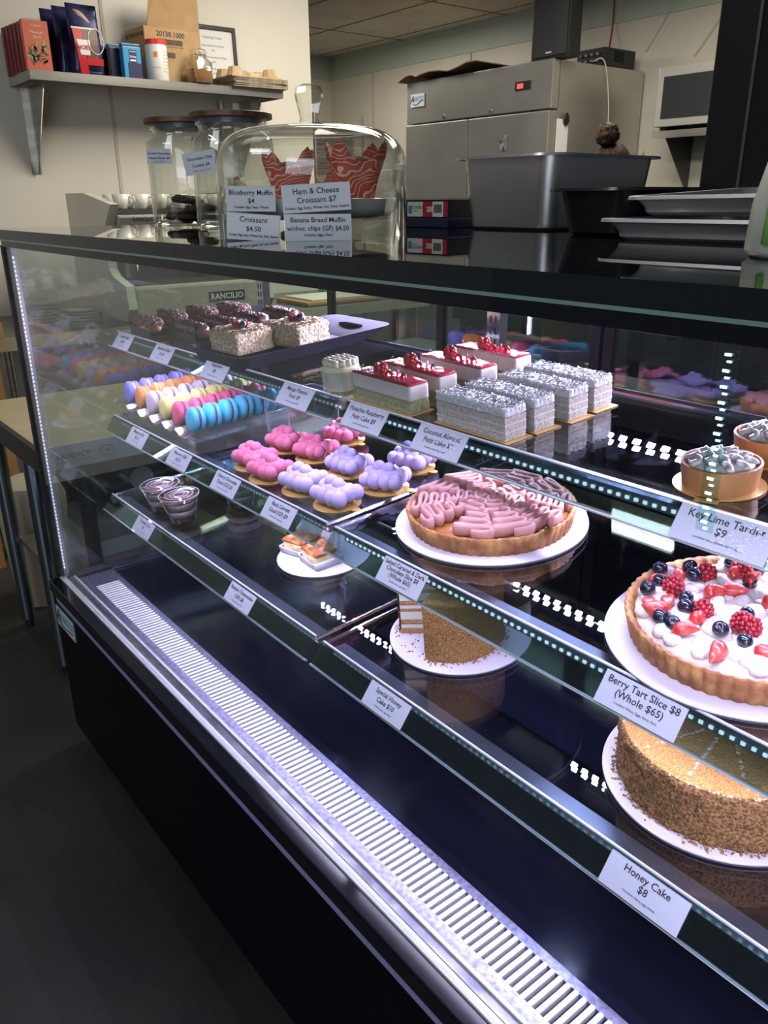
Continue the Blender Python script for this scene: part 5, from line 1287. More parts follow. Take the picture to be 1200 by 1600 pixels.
# ---------------------------------------------------------------- fridge and kitchen wall
FX0, FX1, FY0, FY1, FZ = -5.02, -3.65, 4.19, 5.09, 2.10
t = thing('upright_fridge', 'two door stainless steel upright fridge against the kitchen wall', 'fridge', ((FX0+FX1)/2, (FY0+FY1)/2, 0))
def fp(b, name, m=None, smooth=False, par=None):
    o = b.build(name, m, None, smooth); o.parent = par or t; o.location = -Vector(t.location) if not par else (0, 0, 0); return o
fp(MB().box(FX0, FY0+0.06, 0.12, FX1, FY1, FZ), 'cabinet', STEELW)
fp(MB().box(FX0, FY0, 1.835, FX1, FY0+0.07, FZ+0.005, bev=0.006), 'header_panel', STEELW)
fp(MB().box(FX0, FY0+0.005, 0.0, FX1, FY0+0.1, 0.12), 'kick_plate', BLACKM)
for x0, x1 in ((FX0, -4.372), (-4.362, FX1-0.004)):
    d = fp(MB().box(x0, FY0-0.01, 0.13, x1, FY0+0.055, 1.825, bev=0.006), 'door', STEELW)
    hx = x1-0.06 if x0 == FX0 else x0+0.06
    fp(MB().box(hx-0.012, FY0-0.035, 0.9, hx+0.012, FY0-0.012, 1.2, bev=0.004), 'handle', STEEL, par=d)
fp(MB().box(-3.955, FY0-0.004, 1.955, -3.825, FY0+0.001, 2.005, bev=0.002), 'display_panel', BLACKM)
fp(MB().box(-3.935, FY0-0.006, 1.965, -3.885, FY0-0.004, 1.993), 'display_digits', emis('display_red', (1.0, 0.12, 0.10), 0.6))
M0 = frame((-4.895, FY0-0.004, 1.985), (1, 0, 0), (0, 0, 1))
lg = fp(MB().box(-0.075, -0.042, 0, 0.075, 0.042, 0.002, M=M0), 'badge', mat('badge_white2', (0.66, 0.68, 0.68), 0.4))
b = MB(); text_bm([('VANTCO', 0.044, -0.006, 0.001, 0.012, 0.105)], b.bm, M0 @ Matrix.Translation((0, 0, 0.0026)), 0.2); fp(b, 'lettering', mat('badge_blue', (0.10, 0.33, 0.62), 0.4), par=lg)
b = MB(); text_bm([('A', 0.062, -0.012, 0.001, -0.056)], b.bm, M0 @ Matrix.Translation((0, 0, 0.003)), 0.2)
b.tube([M0 @ Vector((-0.06+0.12*q, -0.016-0.012*math.sin(q*5), 0.003)) for q in [i/12 for i in range(13)]], 0.0022, 5); fp(b, 'swoosh', INK, par=lg)
for x in (-4.62, -4.17): fp(MB().lathe([(0, 0), (0.013, 0), (0.013, 0.006), (0, 0.008)], 16, Matrix.Translation((x, FY0, 1.862)) @ Matrix.Rotation(PI/2, 4, 'X')), 'lock', STEEL)
t2 = thing('phone_sticker', 'small dark photo magnet on the right fridge door', 'magnet', (-4.03, FY0-0.012, 1.66))
MB().box(-0.028, -0.003, -0.045, 0.028, 0.0015, 0.045, bev=0.001).build('magnet', mat('magnet_dark', (0.05, 0.05, 0.08), 0.4, color2=(0.35, 0.33, 0.32), scale=30), t2)
t2 = thing('paper_note', 'white paper note held by a dark clip on the fridge side', 'note', (FX1+0.003, 4.30, 1.75))
MB().box(-0.001, -0.055, -0.16, 0.001, 0.055, 0.03).build('paper', mat('paper_white', (0.68, 0.68, 0.66), 0.6), t2)
MB().ball((0.012, 0.02, 0.03), 0.028, 2, (0.4, 1, 1.3)).build('clip', BLACKM, t2)
# crumpled cardboard on the fridge
t2 = thing('cardboard_sheet', 'bent brown cardboard sheet lying on top of the fridge', 'cardboard', (-4.55, 4.40, FZ+0.006))
b = MB(); G = []
for i in range(13):
    x = -0.52+0.62*i/12+ (0.28 if i > 5 else 0.0)*((i-5)/7)
    z = 0.012+0.03*abs(math.sin(i*0.75))+0.012*i/12
    G.append([b.bm.verts.new((x, y, z+0.006*math.sin(y*9+i))) for y in (-0.26, -0.05, 0.2)])
for A, B in zip(G, G[1:]):
    for k in range(2): b.bm.faces.new((A[k], B[k], B[k+1], A[k+1]))
o = b.build('sheet', mat('cardboard_dark', (0.24, 0.14, 0.07), 0.8), t2); md = o.modifiers.new('thick', 'SOLIDIFY'); md.thickness = 0.006
# speaker and amplifier
t2 = thing('loudspeaker', 'tall black loudspeaker standing on the fridge', 'speaker', (-3.70, 4.34, FZ+0.0055))
MB().box(-0.145, -0.14, 0, 0.145, -0.03, 0.47, bev=0.006).build('cabinet', mat('speaker_black', (0.012, 0.012, 0.013), 0.5), t2)
MB().box(-0.13, -0.146, 0.015, 0.13, -0.1405, 0.455, bev=0.002).build('grille', mat('grille_cloth', (0.020, 0.021, 0.023), 0.8, bump=0.3, bscale=600), t2)
MB().box(-0.022, -0.149, 0.028, 0.022, -0.1462, 0.038).build('brand_plate', mat('label_grey', (0.4, 0.4, 0.4), 0.4), t2)
t2 = thing('amplifier', 'flat black amplifier box behind the speaker on the fridge', 'amplifier', (-3.765, 4.84, FZ+0.0055))
MB().box(-0.12, -0.155, 0, 0.10, 0.16, 0.105, bev=0.003).build('case', mat('amp_black', (0.013, 0.013, 0.015), 0.4), t2)
b = MB()
for k in range(4):
    for j in range(2): b.lathe([(0, 0), (0.009, 0), (0.008, 0.012), (0, 0.012)], 12, Matrix.Translation((-0.09+0.045*k, -0.155, 0.035+0.036*j)) @ Matrix.Rotation(PI/2, 4, 'X'))
b.build('knob_row', mat('knob_grey', (0.25, 0.25, 0.25), 0.4), t2)
b = MB()
for k in range(9): b.box(0.1002, -0.06, 0.03+0.007*k, 0.1008, 0.04, 0.033+0.007*k)
b.build('vent_slots', mat('slot_shadow', (0.002, 0.002, 0.003), 0.9, spec=0.0), t2)
WIRE = mat('white_wire', (0.62, 0.60, 0.55), 0.5)
def wire(pts, m, label, r=0.004):
    P_ = [Vector(p) for p in pts]; out = []
    for i in range(len(P_)-1):
        p0, p1, p2, p3 = P_[max(i-1, 0)], P_[i], P_[i+1], P_[min(i+2, len(P_)-1)]
        for k in range(6):
            u = k/6; out.append(0.5*((2*p1)+(-p0+p2)*u+(2*p0-5*p1+4*p2-p3)*u*u+(-p0+3*p1-3*p2+p3)*u**3))
    out.append(P_[-1]); o = MB().tube(out, r, 6).build('cable', m, None, True); return tag(o, label, 'cable')
wire([(-3.72, 4.64, 2.13), (-3.645, 4.66, 2.125), (-3.635, 4.72, 1.9), (-3.635, 4.74, 1.6), (-3.635, 4.72, 1.2)], WIRE, 'white cable hanging down the fridge side from the amplifier')
wire([(-3.635, 4.70, 1.45), (-3.62, 4.78, 1.47), (-3.62, 5.00, 1.52), (-3.60, 5.10, 1.62)], WIRE, 'short white cable running from the fridge side to the wall', 0.004)
wire([(-3.95, 5.10, 2.61), (-3.945, 5.10, 2.4), (-3.93, 5.06, 2.26)], mat('red_wire', (0.35, 0.03, 0.03), 0.5), 'dark red cable behind the loudspeaker', 0.005)
wire([(-3.42, 5.10, 2.61), (-3.52, 5.10, 2.42), (-3.66, 5.10, 2.22)], WIRE, 'thin pale cable drooping down the kitchen wall left of the microwave', 0.003)
wire([(-2.98, 5.10, 2.61), (-3.12, 5.10, 2.38), (-3.30, 5.10, 2.15)], WIRE, 'thin pale cable drooping behind the microwave', 0.003)
# microwave on its wall shelf
t = thing('wall_bracket_shelf', 'steel wall shelf with triangular bracket under the microwave', 'shelf', (-3.11, 4.93, 1.695))
MB().box(-0.21, -0.16, 0.0, 0.40, 0.189, 0.012).box(-0.21, -0.16, -0.03, 0.40, -0.155, 0.0).build('shelf_plate', STEEL, t)
for x in (-0.14, 0.30):
    MB().prism([(-0.14, -0.001), (0.189, -0.001), (0.189, -0.36)], 0, 0.004, Matrix(((0, 0, 1, x), (1, 0, 0, 0), (0, 1, 0, 0), (0, 0, 0, 1)))).build('bracket', mat('bracket_shade', (0.12, 0.11, 0.10), 0.45, 0.7), t)
t = thing('microwave', 'silver microwave oven with dark glass door on the wall shelf', 'microwave', (-3.09, 4.91, 1.7275))
MB().box(-0.21, -0.16, 0, 0.36, 0.16, 0.33, bev=0.005).build('case', mat('silver_case', (0.52, 0.51, 0.48), 0.35, 0.5), t)
MB().box(-0.165, -0.167, 0.045, 0.20, -0.1605, 0.275, bev=0.002).build('door_glass', mat('dark_glass', (0.035, 0.038, 0.040), 0.08), t)
MB().box(0.23, -0.165, 0.03, 0.34, -0.1605, 0.30).build('control_panel', mat('panel_grey', (0.10, 0.10, 0.10), 0.4), t)
for x in (-0.17, 0.32): MB().box(x-0.02, -0.12, -0.0200, x+0.02, 0.12, 0.0).build('foot', BLACKM, t)
# tall black cabinet at the right
t = thing('black_cabinet', 'tall black glossy cooler cabinet cut off by the right edge', 'cabinet', (-0.72, 2.25, 0))
MB().box(-0.455, -0.35, 0, 0.60, 0.40, 2.45, bev=0.004).build('body', mat('cabinet_black', (0.006, 0.006, 0.007), 0.3), t)
MB().box(-0.345, -0.362, 0.15, 0.58, -0.352, 2.40, bev=0.003).build('door', mat('cabinet_door', (0.009, 0.009, 0.010), 0.18), t)
MB().box(-0.352, -0.364, 0.15, -0.345, -0.352, 2.40).build('door_edge_strip', mat('edge_grey', (0.16, 0.16, 0.16), 0.3, 0.7), t)
MB().box(-0.25, -0.3745, 0.79, -0.10, -0.3625, 0.90, bev=0.002).build('control_box', mat('panel_grey', (0.10, 0.10, 0.10), 0.4), t)
b = MB(); text_bm([('36', 0.05, 0.83, 0.001, -0.155)], b.bm, Matrix(((1, 0, 0, 0), (0, 0, -1, -0.3755), (0, 1, 0, 0), (0, 0, 0, 1)))); b.build('display_digits', emis('display_blue', (0.10, 0.15, 1.0), 2.0), t)
# low work fridge behind the case
t = thing('work_fridge', 'dark undercounter fridge with bright bar handles behind the display case', 'fridge', (-1.66, 2.45, 0))
MB().box(-0.60, -0.30, 0.1, 0.44, 0.35, 0.90).build('body', mat('dark_steel', (0.06, 0.065, 0.07), 0.35, 0.6), t)
MB().box(-0.62, -0.32, 0.90, 0.45, 0.36, 0.94).build('worktop', mat('dark_steel', (0.06, 0.065, 0.07), 0.35, 0.6), t)
for z in (0.50, 0.13):
    d = MB().box(-0.58, -0.318, z, 0.42, -0.302, z+0.35).build('drawer', mat('drawer_dark', (0.025, 0.03, 0.035), 0.3, 0.3), t)
    MB().box(-0.20, -0.345, z+0.30, 0.16, -0.32, z+0.322, bev=0.003).build('handle', mat('pale_handle', (0.60, 0.55, 0.45), 0.4), d)
t = thing('cereal_tub', 'amber yellow round tub seen through the back of the case', 'tub', (-1.225, 1.50, 0.9302))
MB().lathe([(0, 0), (0.046, 0), (0.050, 0.006), (0.056, 0.17), (0.058, 0.172), (0.058, 0.18), (0, 0.18)], 32).build('tub', mat('amber_plastic', (0.52, 0.32, 0.05), 0.4, color2=(0.40, 0.20, 0.03), scale=14), t, 'auto')
t = thing('orange_label_box', 'small box with orange label behind the rear doors', 'box', (-1.33, 2.34, 0.9405))
MB().box(-0.09, -0.05, 0, 0.09, 0.06, 0.10).build('box', mat('grey_box', (0.25, 0.24, 0.23), 0.6), t)
MB().box(-0.085, -0.0512, 0.04, 0.085, -0.0502, 0.095).build('orange_label', mat('label_orange', (0.62, 0.20, 0.06), 0.5), t)
# wire rack with sheet pans by the far wall
t = thing('pan_rack', 'wire rack stacked with sheet pans in the far corner', 'rack', (-6.55, 4.35, 0))
b = MB()
for x in (-0.45, 0.45):
    for y in (-0.25, 0.25): b = MB().cyl(x, y, 0, 2.0, 0.013, seg=10); b.build('post', STEEL, t)
for z in (0.9, 1.55):
    b = MB()
    for k in range(13): b.tube([(-0.45, -0.25+0.5*k/12, z), (0.45, -0.25+0.5*k/12, z)], 0.004, 5)
    b.tube([(-0.45, -0.25, z-0.03), (0.45, -0.25, z-0.03)], 0.005, 5)
    b.build('wire_shelf', STEEL, t)
pnt = None
tp = thing('stacked_sheet_pan', 'x', 'sheet pan')
MB().box(-0.33, -0.22, 0.0, 0.33, 0.22, 0.03, bev=0.004).box(-0.345, -0.235, 0.027, 0.345, 0.235, 0.032).build('pan', mat('dull_aluminium', (0.38, 0.37, 0.34), 0.45, 0.8), tp)
for i in range(9):
    copy_of(tp, Matrix.Translation((-6.50, 4.33, 1.556+0.036*i)), 'aluminium sheet pan in the corner rack, number %s from the bottom of its stack' % ('one', 'two', 'three', 'four', 'five', 'six', 'seven', 'eight', 'nine')[i], i == 0, 'sheet pans stacked on the corner rack')
t = thing('storage_crate', 'grey crate on the rack right of the stacked pans', 'crate', (-5.60, 4.55, 1.2))
MB().box(-0.22, -0.2, 0, 0.22, 0.2, 0.35, bev=0.01).build('crate', mat('crate_grey', (0.33, 0.33, 0.30), 0.6), t)
MB().box(-0.23, -0.21, -0.02, 0.23, 0.21, 0.0).build('crate_base', STEEL, t)
for x in (-0.2, 0.2):
    for y in (-0.18, 0.18): MB().box(x-0.012, y-0.012, -1.2, x+0.012, y+0.012, -0.02).build('leg', STEEL, t)

# ---------------------------------------------------------------- side bench with espresso machine, plates
t = thing('work_table', 'long stainless steel work table along the wall under the shelf', 'table', (-3.70, 1.80, 0))
TB = mat('bench_steel', (0.40, 0.38, 0.32), 0.32, 0.85, (0.50, 0.47, 0.38), 5)
MB().box(-0.345, -1.05, 0.80, 0.35, 1.15, 0.835, bev=0.003).build('tabletop', mat('bench_top', (0.10, 0.10, 0.10), 0.25, 0.6), t)
MB().box(0.345, -1.05, 0.785, 0.352, 1.15, 0.835).build('front_lip', mat('lip_pale', (0.52, 0.49, 0.36), 0.4, 0.3), t)
MB().box(-0.345, -1.02, 0.36, 0.33, 1.10, 0.380).build('undershelf', TB, t)
for x in (-0.31, 0.31):
    for y in (-1.0, 1.08): MB().cyl(x, y, 0, 0.79, 0.021, seg=16).build('leg', STEEL, t)
# espresso machine
IV = mat('machine_white', (0.60, 0.57, 0.47), 0.35, color2=(0.64, 0.61, 0.52), scale=3)
t = thing('espresso_machine', 'white espresso machine with cups on top on the work table', 'espresso machine', (-3.53, 1.58, 0.8355))
m0 = lambda y: Matrix(((1, 0, 0, 0), (0, 0, 1, y), (0, 1, 0, 0), (0, 0, 0, 1)))
sidep = [(-0.27, 0.05), (0.27, 0.03), (0.31, 0.08), (0.30, 0.17), (0.18, 0.20), (0.14, 0.23), (0.13, 0.37), (0.20, 0.44), (0.24, 0.475), (-0.05, 0.52), (-0.27, 0.52)]
MB().prism(sidep, -0.335, -0.30, m0(0)).build('side_panel', IV, t)
MB().prism(sidep, 0.30, 0.335, m0(0)).build('side_panel', IV, t)
MB().box(-0.26, -0.30, 0.05, 0.10, 0.30, 0.44).build('body', mat('machine_dark', (0.08, 0.08, 0.08), 0.3, 0.6), t)
MB().box(0.10, -0.30, 0.345, 0.20, 0.30, 0.435, bev=0.01).build('front_panel', mat('machine_grey', (0.30, 0.29, 0.27), 0.3, 0.7), t)
MB().box(-0.26, -0.30, 0.435, 0.19, 0.30, 0.455).build('cup_tray', STEEL, t)
MB().box(0.10, -0.30, 0.04, 0.305, 0.30, 0.165, bev=0.012).build('drip_tray_box', mat('machine_tan', (0.42, 0.39, 0.30), 0.4), t)
MB().box(0.10, -0.29, 0.165, 0.28, 0.29, 0.175).build('drip_grate', STEEL, t)
TMm = Matrix(((0, 0, 1, 0.3056), (1, 0, 0, 0), (0, 1, 0, 0), (0, 0, 0, 1)))
MB().box(0.3052, 0.02, 0.085, 0.3075, 0.19, 0.125, bev=0.001).build('name_plate', INK, t); b = MB(); text_bm([('RANCILIO', 0.034, 0.094, 0.0005, 0.105)], b.bm, TMm @ Matrix.Translation((0, 0, 0.0022))); b.build('lettering', mat('white_print', (0.85, 0.85, 0.85), 0.5), t)
TMm = Matrix(((0, 0, 1, 0.2012), (1, 0, 0, 0), (0, 1, 0, 0), (0, 0, 0, 1)))
b = MB(); text_bm([('RANCILIO', 0.020, 0.412, 0.0004, -0.19)], b.bm, TMm); b.build('lettering', INK, t)
MB().box(0.2005, -0.02, 0.360, 0.206, 0.20, 0.430, bev=0.003).build('display', BLACKG, t)
for y in (0.03, 0.09): MB().ball((0.208, y, 0.395), 0.011, 1, (0.3, 1, 1)).build('lit_button', emis('button_light', (0.8, 0.82, 1.0), 1.5), t)
for y in (-0.13, 0.12):
    g = MB().lathe([(0, 0), (0.035, 0), (0.038, 0.03), (0.038, 0.06), (0, 0.07)], 24, Matrix.Translation((0.17, y, 0.27))).build('group_head', CHROME, t, 'auto')
    MB().tube([(0.19, y, 0.275), (0.30, y, 0.255)], 0.012, 10).tube([(0.17, y-0.015, 0.25), (0.17, y-0.02, 0.225)], 0.006, 8).build('portafilter', BLACKG, g, True)
MB().tube([(0.18, -0.24, 0.35), (0.215, -0.245, 0.30), (0.205, -0.24, 0.22)], 0.005, 8).build('steam_wand', CHROME, t, True)
MB().lathe([(0, 0), (0.022, 0), (0.022, 0.02), (0, 0.022)], 20, Matrix.Translation((0.20, -0.09, 0.375)) @ Matrix.Rotation(PI/2, 4, 'Y')).build('dial', CHROME, t)
for (x, y) in ((-0.22, -0.28), (0.20, -0.28), (-0.22, 0.28), (0.20, 0.28)): MB().cyl(x, y, 0, 0.05, 0.02, seg=12).build('foot', BLACKM, t)
tc = thing('espresso_cup', 'x', 'cup')
MB().lathe([(0, 0), (0.020, 0), (0.024, 0.006), (0.036, 0.058), (0.0335, 0.058), (0.022, 0.007), (0, 0.005)], 24).build('cup', mat('porcelain', (0.72, 0.70, 0.62), 0.25), tc, True)
MB().tube([(0.034, 0, 0.048), (0.052, 0, 0.046), (0.056, 0, 0.034), (0.044, 0, 0.018), (0.029, 0, 0.014)], 0.0036, 8, 1.3).build('handle', mat('porcelain', (0.72, 0.70, 0.62), 0.25), tc, True)
wn = ('first', 'second', 'third', 'fourth', 'fifth', 'sixth', 'seventh')
k = 0
for row in range(2):
    for i in range(7):
        copy_of(tc, Matrix.Translation((-3.53+0.15-0.10*row, 1.58-0.255+0.083*i, 0.8355+0.4553)) @ Matrix.Rotation(2.2 if row else 0.9, 4, 'Z'), 'upturned white coffee cup on the espresso machine, %s from the left in the %s row' % (wn[i], 'rear' if row else 'front'), k == 0, 'cups on the espresso machine'); k += 1
tpl = thing('plate', 'x', 'plate')
MB().lathe([(0, 0), (0.055, 0), (0.060, 0.004), (0.098, 0.012), (0.098, 0.0145), (0.058, 0.007), (0, 0.005)], 32).build('disc', mat('stone_plate', (0.42, 0.42, 0.38), 0.4), tpl, True)
for i in range(7):
    copy_of(tpl, Matrix.Translation((-3.63, 1.03, 0.836+0.0135*i)), 'grey plate of the wider stack beside the espresso machine, %s from the bottom' % wn[i], i == 0, 'wide plate stack')
for i in range(6):
    dup(tpl, Matrix.Translation((-3.47, 1.13, 0.836+0.0125*i)) @ Matrix.Scale(0.78, 4), 'small plate of the narrower stack nearest the glass, %s from the bottom' % wn[i], 'narrow plate stack')
t = thing('serving_board', 'wooden board with flat pastries at the end of the work table', 'board', (-3.55, 2.45, 0.836))
MB().box(-0.15, -0.24, 0, 0.15, 0.22, 0.018, bev=0.004).build('board', mat('board_wood', (0.45, 0.26, 0.10), 0.5), t)
MB().box(-0.13, -0.20, 0.019, 0.13, 0.19, 0.028, bev=0.003).build('dough_sheet', mat('dough', (0.68, 0.62, 0.50), 0.7), t)
# near table left of the case, pale top and black end
t = thing('side_table', 'table with tan top, black end edge and a lettered steel lip left of the case', 'table', (-2.338, 0.825, 0))
MB().box(-0.31, -0.31, 0.735, 0.315, 0.325, 0.752).build('tabletop', mat('tan_top', (0.40, 0.34, 0.20), 0.42, color2=(0.32, 0.27, 0.16), scale=3), t)
MB().box(-0.322, -0.325, 0.695, 0.322, -0.31, 0.752).build('black_edge', BLACKM, t)
lp = MB().box(0.315, -0.31, 0.692, 0.322, 0.325, 0.752).build('steel_lip', mat('lip_steel', (0.52, 0.50, 0.52), 0.35, 0.5), t)
TM = Matrix(((0, 0, 1, 0.3225), (1, 0, 0, 0), (0, 1, 0, 0), (0, 0, 0, 1)))
b = MB(); text_bm([('REGENCY', 0.019, 0.717, 0.0006, -0.235), ('NSF', 0.013, 0.717, 0, -0.150)], b.bm, TM); b.tube([TM @ Vector((-0.150+0.019*math.cos(a), 0.7215+0.014*math.sin(a), 0)) for a in [2*PI*i/16 for i in range(17)]], 0.0008, 4); b.build('lettering', INK, lp)
MB().box(0.3222, -0.275, 0.709, 0.3226, -0.195, 0.7125).build('green_line', mat('print_green', (0.15, 0.4, 0.08), 0.5), lp)
MB().box(-0.26, -0.27, 0.30, 0.28, 0.30, 0.318).build('undershelf', TB, t)
MB().box(-0.26, -0.10, 0.500, 0.28, 0.30, 0.512).build('middle_shelf', BLACKM, t)
for x in (-0.27, 0.10):
    for y in (-0.285, 0.28):
        MB().cyl(x, y, 0.03, 0.735, 0.022, seg=20).build('leg', mat('leg_steel', (0.35, 0.42, 0.48), 0.25, 1.0), t)
        MB().cyl(x, y, 0, 0.03, 0.014, seg=12).build('levelling_foot', BLACKM, t)
for x in (0.26,):
    for y in (0.03,): MB().cyl(x, -0.20, 0.0, 0.735, 0.020, seg=20).build('leg', mat('leg_dark', (0.10, 0.11, 0.13), 0.25, 0.9), t)
for i, (y, lb) in enumerate(((0.80, 'black ribbed roll with pale core under the side table nearest the glass'), (0.985, 'black ribbed roll under the side table farther along'))):
    t = thing('hose_roll', lb, 'roll', (-2.25, y, 0.589), group='black rolls under the table')
    b = MB()
    for k in range(14): b.lathe([(0.070, -0.004), (0.075, 0), (0.070, 0.004)], 30, Matrix.Translation((-0.11+0.017*k, 0, 0)) @ Matrix.Rotation(PI/2, 4, 'Y'))
    b.lathe([(0, -0.12), (0.069, -0.12), (0.069, 0.12), (0, 0.12)], 30, Matrix.Rotation(PI/2, 4, 'Y'))
    b.build('ribbed_roll', mat('roll_black', (0.02, 0.022, 0.028), 0.35), t, True)
    MB().cyl(0, 0, 0.12, 0.126, 0.034, seg=24, M=Matrix.Rotation(PI/2, 4, 'Y')).build('pale_core', mat('core_pale', (0.5, 0.47, 0.40), 0.7), t)
t = thing('paper_stack', 'stack of brown paper sheets wrapped in white under the side table', 'paper stack', (-2.20, 0.68, 0.319))
MB().box(-0.12, -0.045, 0.0, 0.12, 0.14, 0.085).build('brown_paper', mat('brown_paper', (0.22, 0.17, 0.14), 0.8, color2=(0.32, 0.26, 0.22), scale=2, stretch=(1, 1, 90)), t)
MB().box(-0.12, -0.045, 0.085, 0.12, 0.14, 0.13).build('white_wrap', mat('wrap_white', (0.45, 0.42, 0.38), 0.7, bump=0.5, bscale=12), t)
MB().box(-0.12, -0.04, 0.13, 0.12, 0.13, 0.175).build('grey_cloth', mat('cloth_grey', (0.20, 0.18, 0.16), 0.8, bump=0.6, bscale=14), t)
WD = mat('pine', (0.36, 0.17, 0.06), 0.6, color2=(0.46, 0.25, 0.10), scale=5, stretch=(6, 6, 1))
t = thing('timber_frame', 'rough pine timber frame standing behind the side table', 'timber frame', (-3.35, 0.60, 0))
for (x, y) in ((-0.30, 0.0), (0.10, 0.10), (0.16, -0.02)):
    MB().box(x-0.045, y-0.025, 0.0, x+0.045, y+0.025, 0.86).build('post', WD, t)
MB().box(-0.35, -0.05, 0.86, 0.22, 0.14, 0.92).build('top_rail', WD, t)
MB().box(-0.34, -0.13, 0.0, 0.02, -0.04, 0.075).build('floor_block', mat('old_wood', (0.12, 0.085, 0.06), 0.8), t)
MB().lathe([(0, 0), (0.10, 0), (0.12, 0.03), (0.11, 0.10), (0, 0.12)], 20, Matrix.Translation((-0.05, 0.05, 0.92))).build('wooden_bowl', WD, t, True)
t = thing('steel_stand', 'thin chrome post on a levelling foot before the pine timber', 'stand', (-3.42, 0.42, 0))
MB().cyl(0, 0, 0.09, 0.62, 0.021, seg=16).build('post', CHROME, t); MB().cyl(0, 0, 0.03, 0.09, 0.013, seg=12).build('threaded_foot', CHROME, t); MB().cyl(0, 0, 0, 0.03, 0.022, 0.010, seg=12).build('foot_pad', CHROME, t)
MB().cyl(0, 0, 0.30, 0.36, 0.026, seg=16).build('collar', mat('collar_grey', (0.12, 0.12, 0.12), 0.6), t)
t = thing('flour_bin', 'cream coloured rounded bin on the floor behind the table leg', 'bin', (-2.80, 0.655, 0))
MB().lathe([(0, 0), (0.095, 0), (0.11, 0.30), (0.115, 0.38), (0.095, 0.43), (0.05, 0.45), (0, 0.45)], 28).build('bin', mat('bin_cream', (0.42, 0.36, 0.26), 0.6, color2=(0.36, 0.31, 0.23), scale=4), t, 'auto')

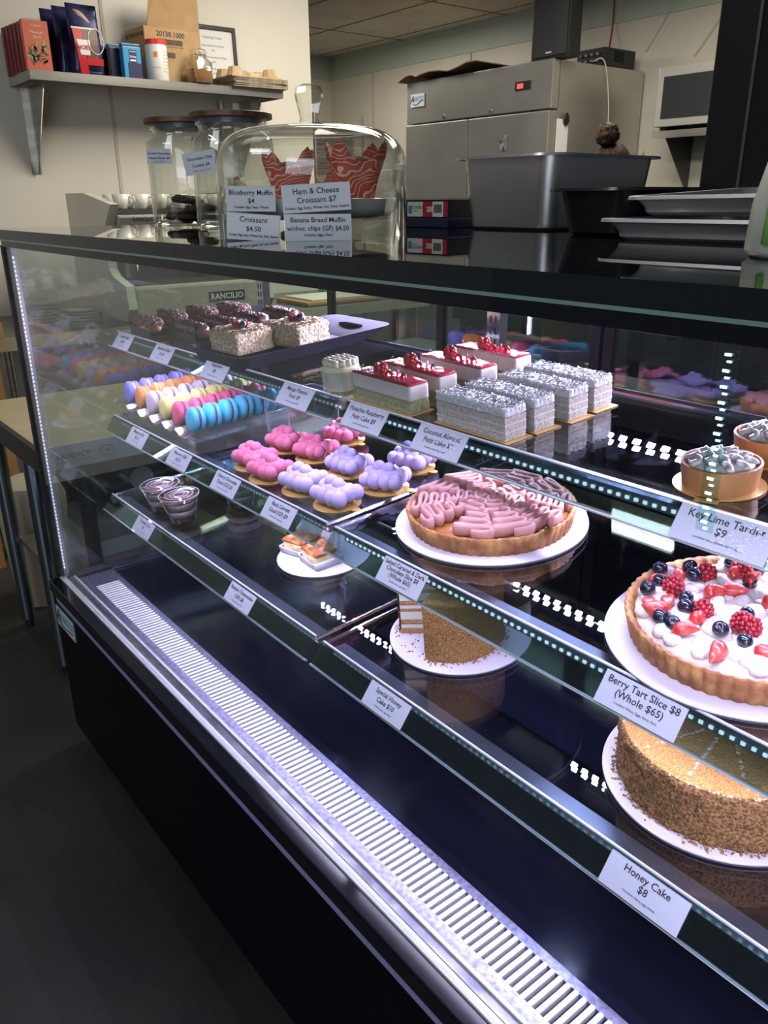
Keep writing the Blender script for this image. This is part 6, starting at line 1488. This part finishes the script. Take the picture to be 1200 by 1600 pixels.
# ---------------------------------------------------------------- worker behind the pans: only the hair bun shows
def worker():
    t = thing('person', 'worker with dark hair in a bun behind the steel pan, seen from behind', 'person', (-2.42, 3.20, 0))
    me = bpy.data.meshes.new('body'); bm = bmesh.new()
    J = {}
    def v(n, p, r): J[n] = (bm.verts.new(p), r)
    v('pel', (0, 0, 0.86), (0.135, 0.10)); v('waist', (0, 0, 1.00), (0.115, 0.085)); v('chest', (0, 0.01, 1.16), (0.135, 0.095)); v('neckb', (0, 0, 1.27), (0.07, 0.06)); v('neck', (0, 0.01, 1.32), (0.045, 0.045)); v('head', (0, 0.02, 1.40), (0.070, 0.080)); v('crown', (0, 0.015, 1.47), (0.065, 0.07))
    for s, q in ((-1, 'l'), (1, 'r')):
        v('sh'+q, (s*0.155, 0, 1.24), (0.050, 0.050)); v('el'+q, (s*0.20, 0.03, 0.99), (0.036, 0.036)); v('wr'+q, (s*0.16, 0.20, 0.90), (0.024, 0.024)); v('pa'+q, (s*0.15, 0.27, 0.90), (0.030, 0.016))
        v('hip'+q, (s*0.085, 0, 0.80), (0.085, 0.085)); v('kn'+q, (s*0.09, 0.01, 0.44), (0.052, 0.052)); v('an'+q, (s*0.09, -0.01, 0.09), (0.036, 0.036)); v('to'+q, (s*0.095, 0.13, 0.04), (0.036, 0.03))
        for f in range(5):
            fx = (f-2)*0.014; n = 'f%d%s' % (f, q); L1 = (0.030, 0.044, 0.048, 0.044, 0.034)[f]
            v(n+'a', (s*0.15+fx*1.1, 0.295, 0.897), (0.008, 0.008)); v(n+'b', (s*0.15+fx*1.3, 0.295+L1*0.6, 0.893), (0.0075, 0.0075)); v(n+'c', (s*0.15+fx*1.3, 0.295+L1, 0.880), (0.0065, 0.0065))
    E = [('pel', 'waist'), ('waist', 'chest'), ('chest', 'neckb'), ('neckb', 'neck'), ('neck', 'head'), ('head', 'crown')]
    for q in 'lr':
        E += [('chest', 'sh'+q), ('sh'+q, 'el'+q), ('el'+q, 'wr'+q), ('wr'+q, 'pa'+q), ('pel', 'hip'+q), ('hip'+q, 'kn'+q), ('kn'+q, 'an'+q), ('an'+q, 'to'+q)]
        for f in range(5): E += [('pa'+q, 'f%d%sa' % (f, q)), ('f%d%sa' % (f, q), 'f%d%sb' % (f, q)), ('f%d%sb' % (f, q), 'f%d%sc' % (f, q))]
    for a, b_ in E: bm.edges.new((J[a][0], J[b_][0]))
    order = list(J.keys()); bm.verts.index_update(); bm.to_mesh(me); bm.free()
    o = bpy.data.objects.new('body', me); COL.objects.link(o); o.parent = t
    sk = o.modifiers.new('skin', 'SKIN'); sk.use_smooth_shade = True
    for i, n in enumerate(order): me.skin_vertices[0].data[i].radius = J[n][1]; me.skin_vertices[0].data[i].use_root = (n == 'pel')
    su = o.modifiers.new('sub', 'SUBSURF'); su.levels = 1; su.render_levels = 2
    me.materials.append(mat('skin', (0.55, 0.33, 0.23), 0.5, sss=0.1))
    HAIR = mat('dark_hair', (0.012, 0.007, 0.005), 0.5, color2=(0.04, 0.022, 0.012), scale=60, stretch=(1, 1, 0.1), bump=0.8, bscale=120, spec=0.12)
    MB().ball((0, 0.0, 1.445), 0.098, 3, (0.90, 0.98, 1.05), amp=0.03).build('hair', HAIR, t, True)
    MB().ball((0, -0.045, 1.575), 0.050, 4, (1, 0.95, 1.0), amp=0.22, fr=38).build('hair_bun', HAIR, t, True)
    b = MB(); b.lathe([(0.075, 1.30), (0.13, 1.27), (0.175, 1.22), (0.165, 1.10), (0.140, 0.98), (0.165, 0.80), (0.172, 0.66), (0.168, 0.66), (0.13, 0.98), (0.155, 1.10), (0.165, 1.21), (0.07, 1.29)], 36, Matrix.Diagonal((1, 0.72, 1, 1)), closed=True)
    b.build('dark_top', mat('black_cloth', (0.02, 0.02, 0.022), 0.85), t, True)
    for s in (-1, 1):
        MB().tube([(s*0.15, 0, 1.245), (s*0.185, 0.01, 1.12), (s*0.205, 0.025, 1.01)], [0.062, 0.054, 0.048], 14).build('sleeve', mat('black_cloth', (0.02, 0.02, 0.022), 0.85), t, True)
        MB().tube([(s*0.085, 0, 0.84), (s*0.09, 0.01, 0.45), (s*0.09, -0.008, 0.10)], [0.100, 0.070, 0.056], 14).build('trouser_leg', mat('dark_denim', (0.03, 0.035, 0.06), 0.85), t, True)
        MB().ball((s*0.095, 0.05, 0.035), 1, 2, (0.048, 0.115, 0.036)).build('shoe', BLACKM, t, True)
worker()
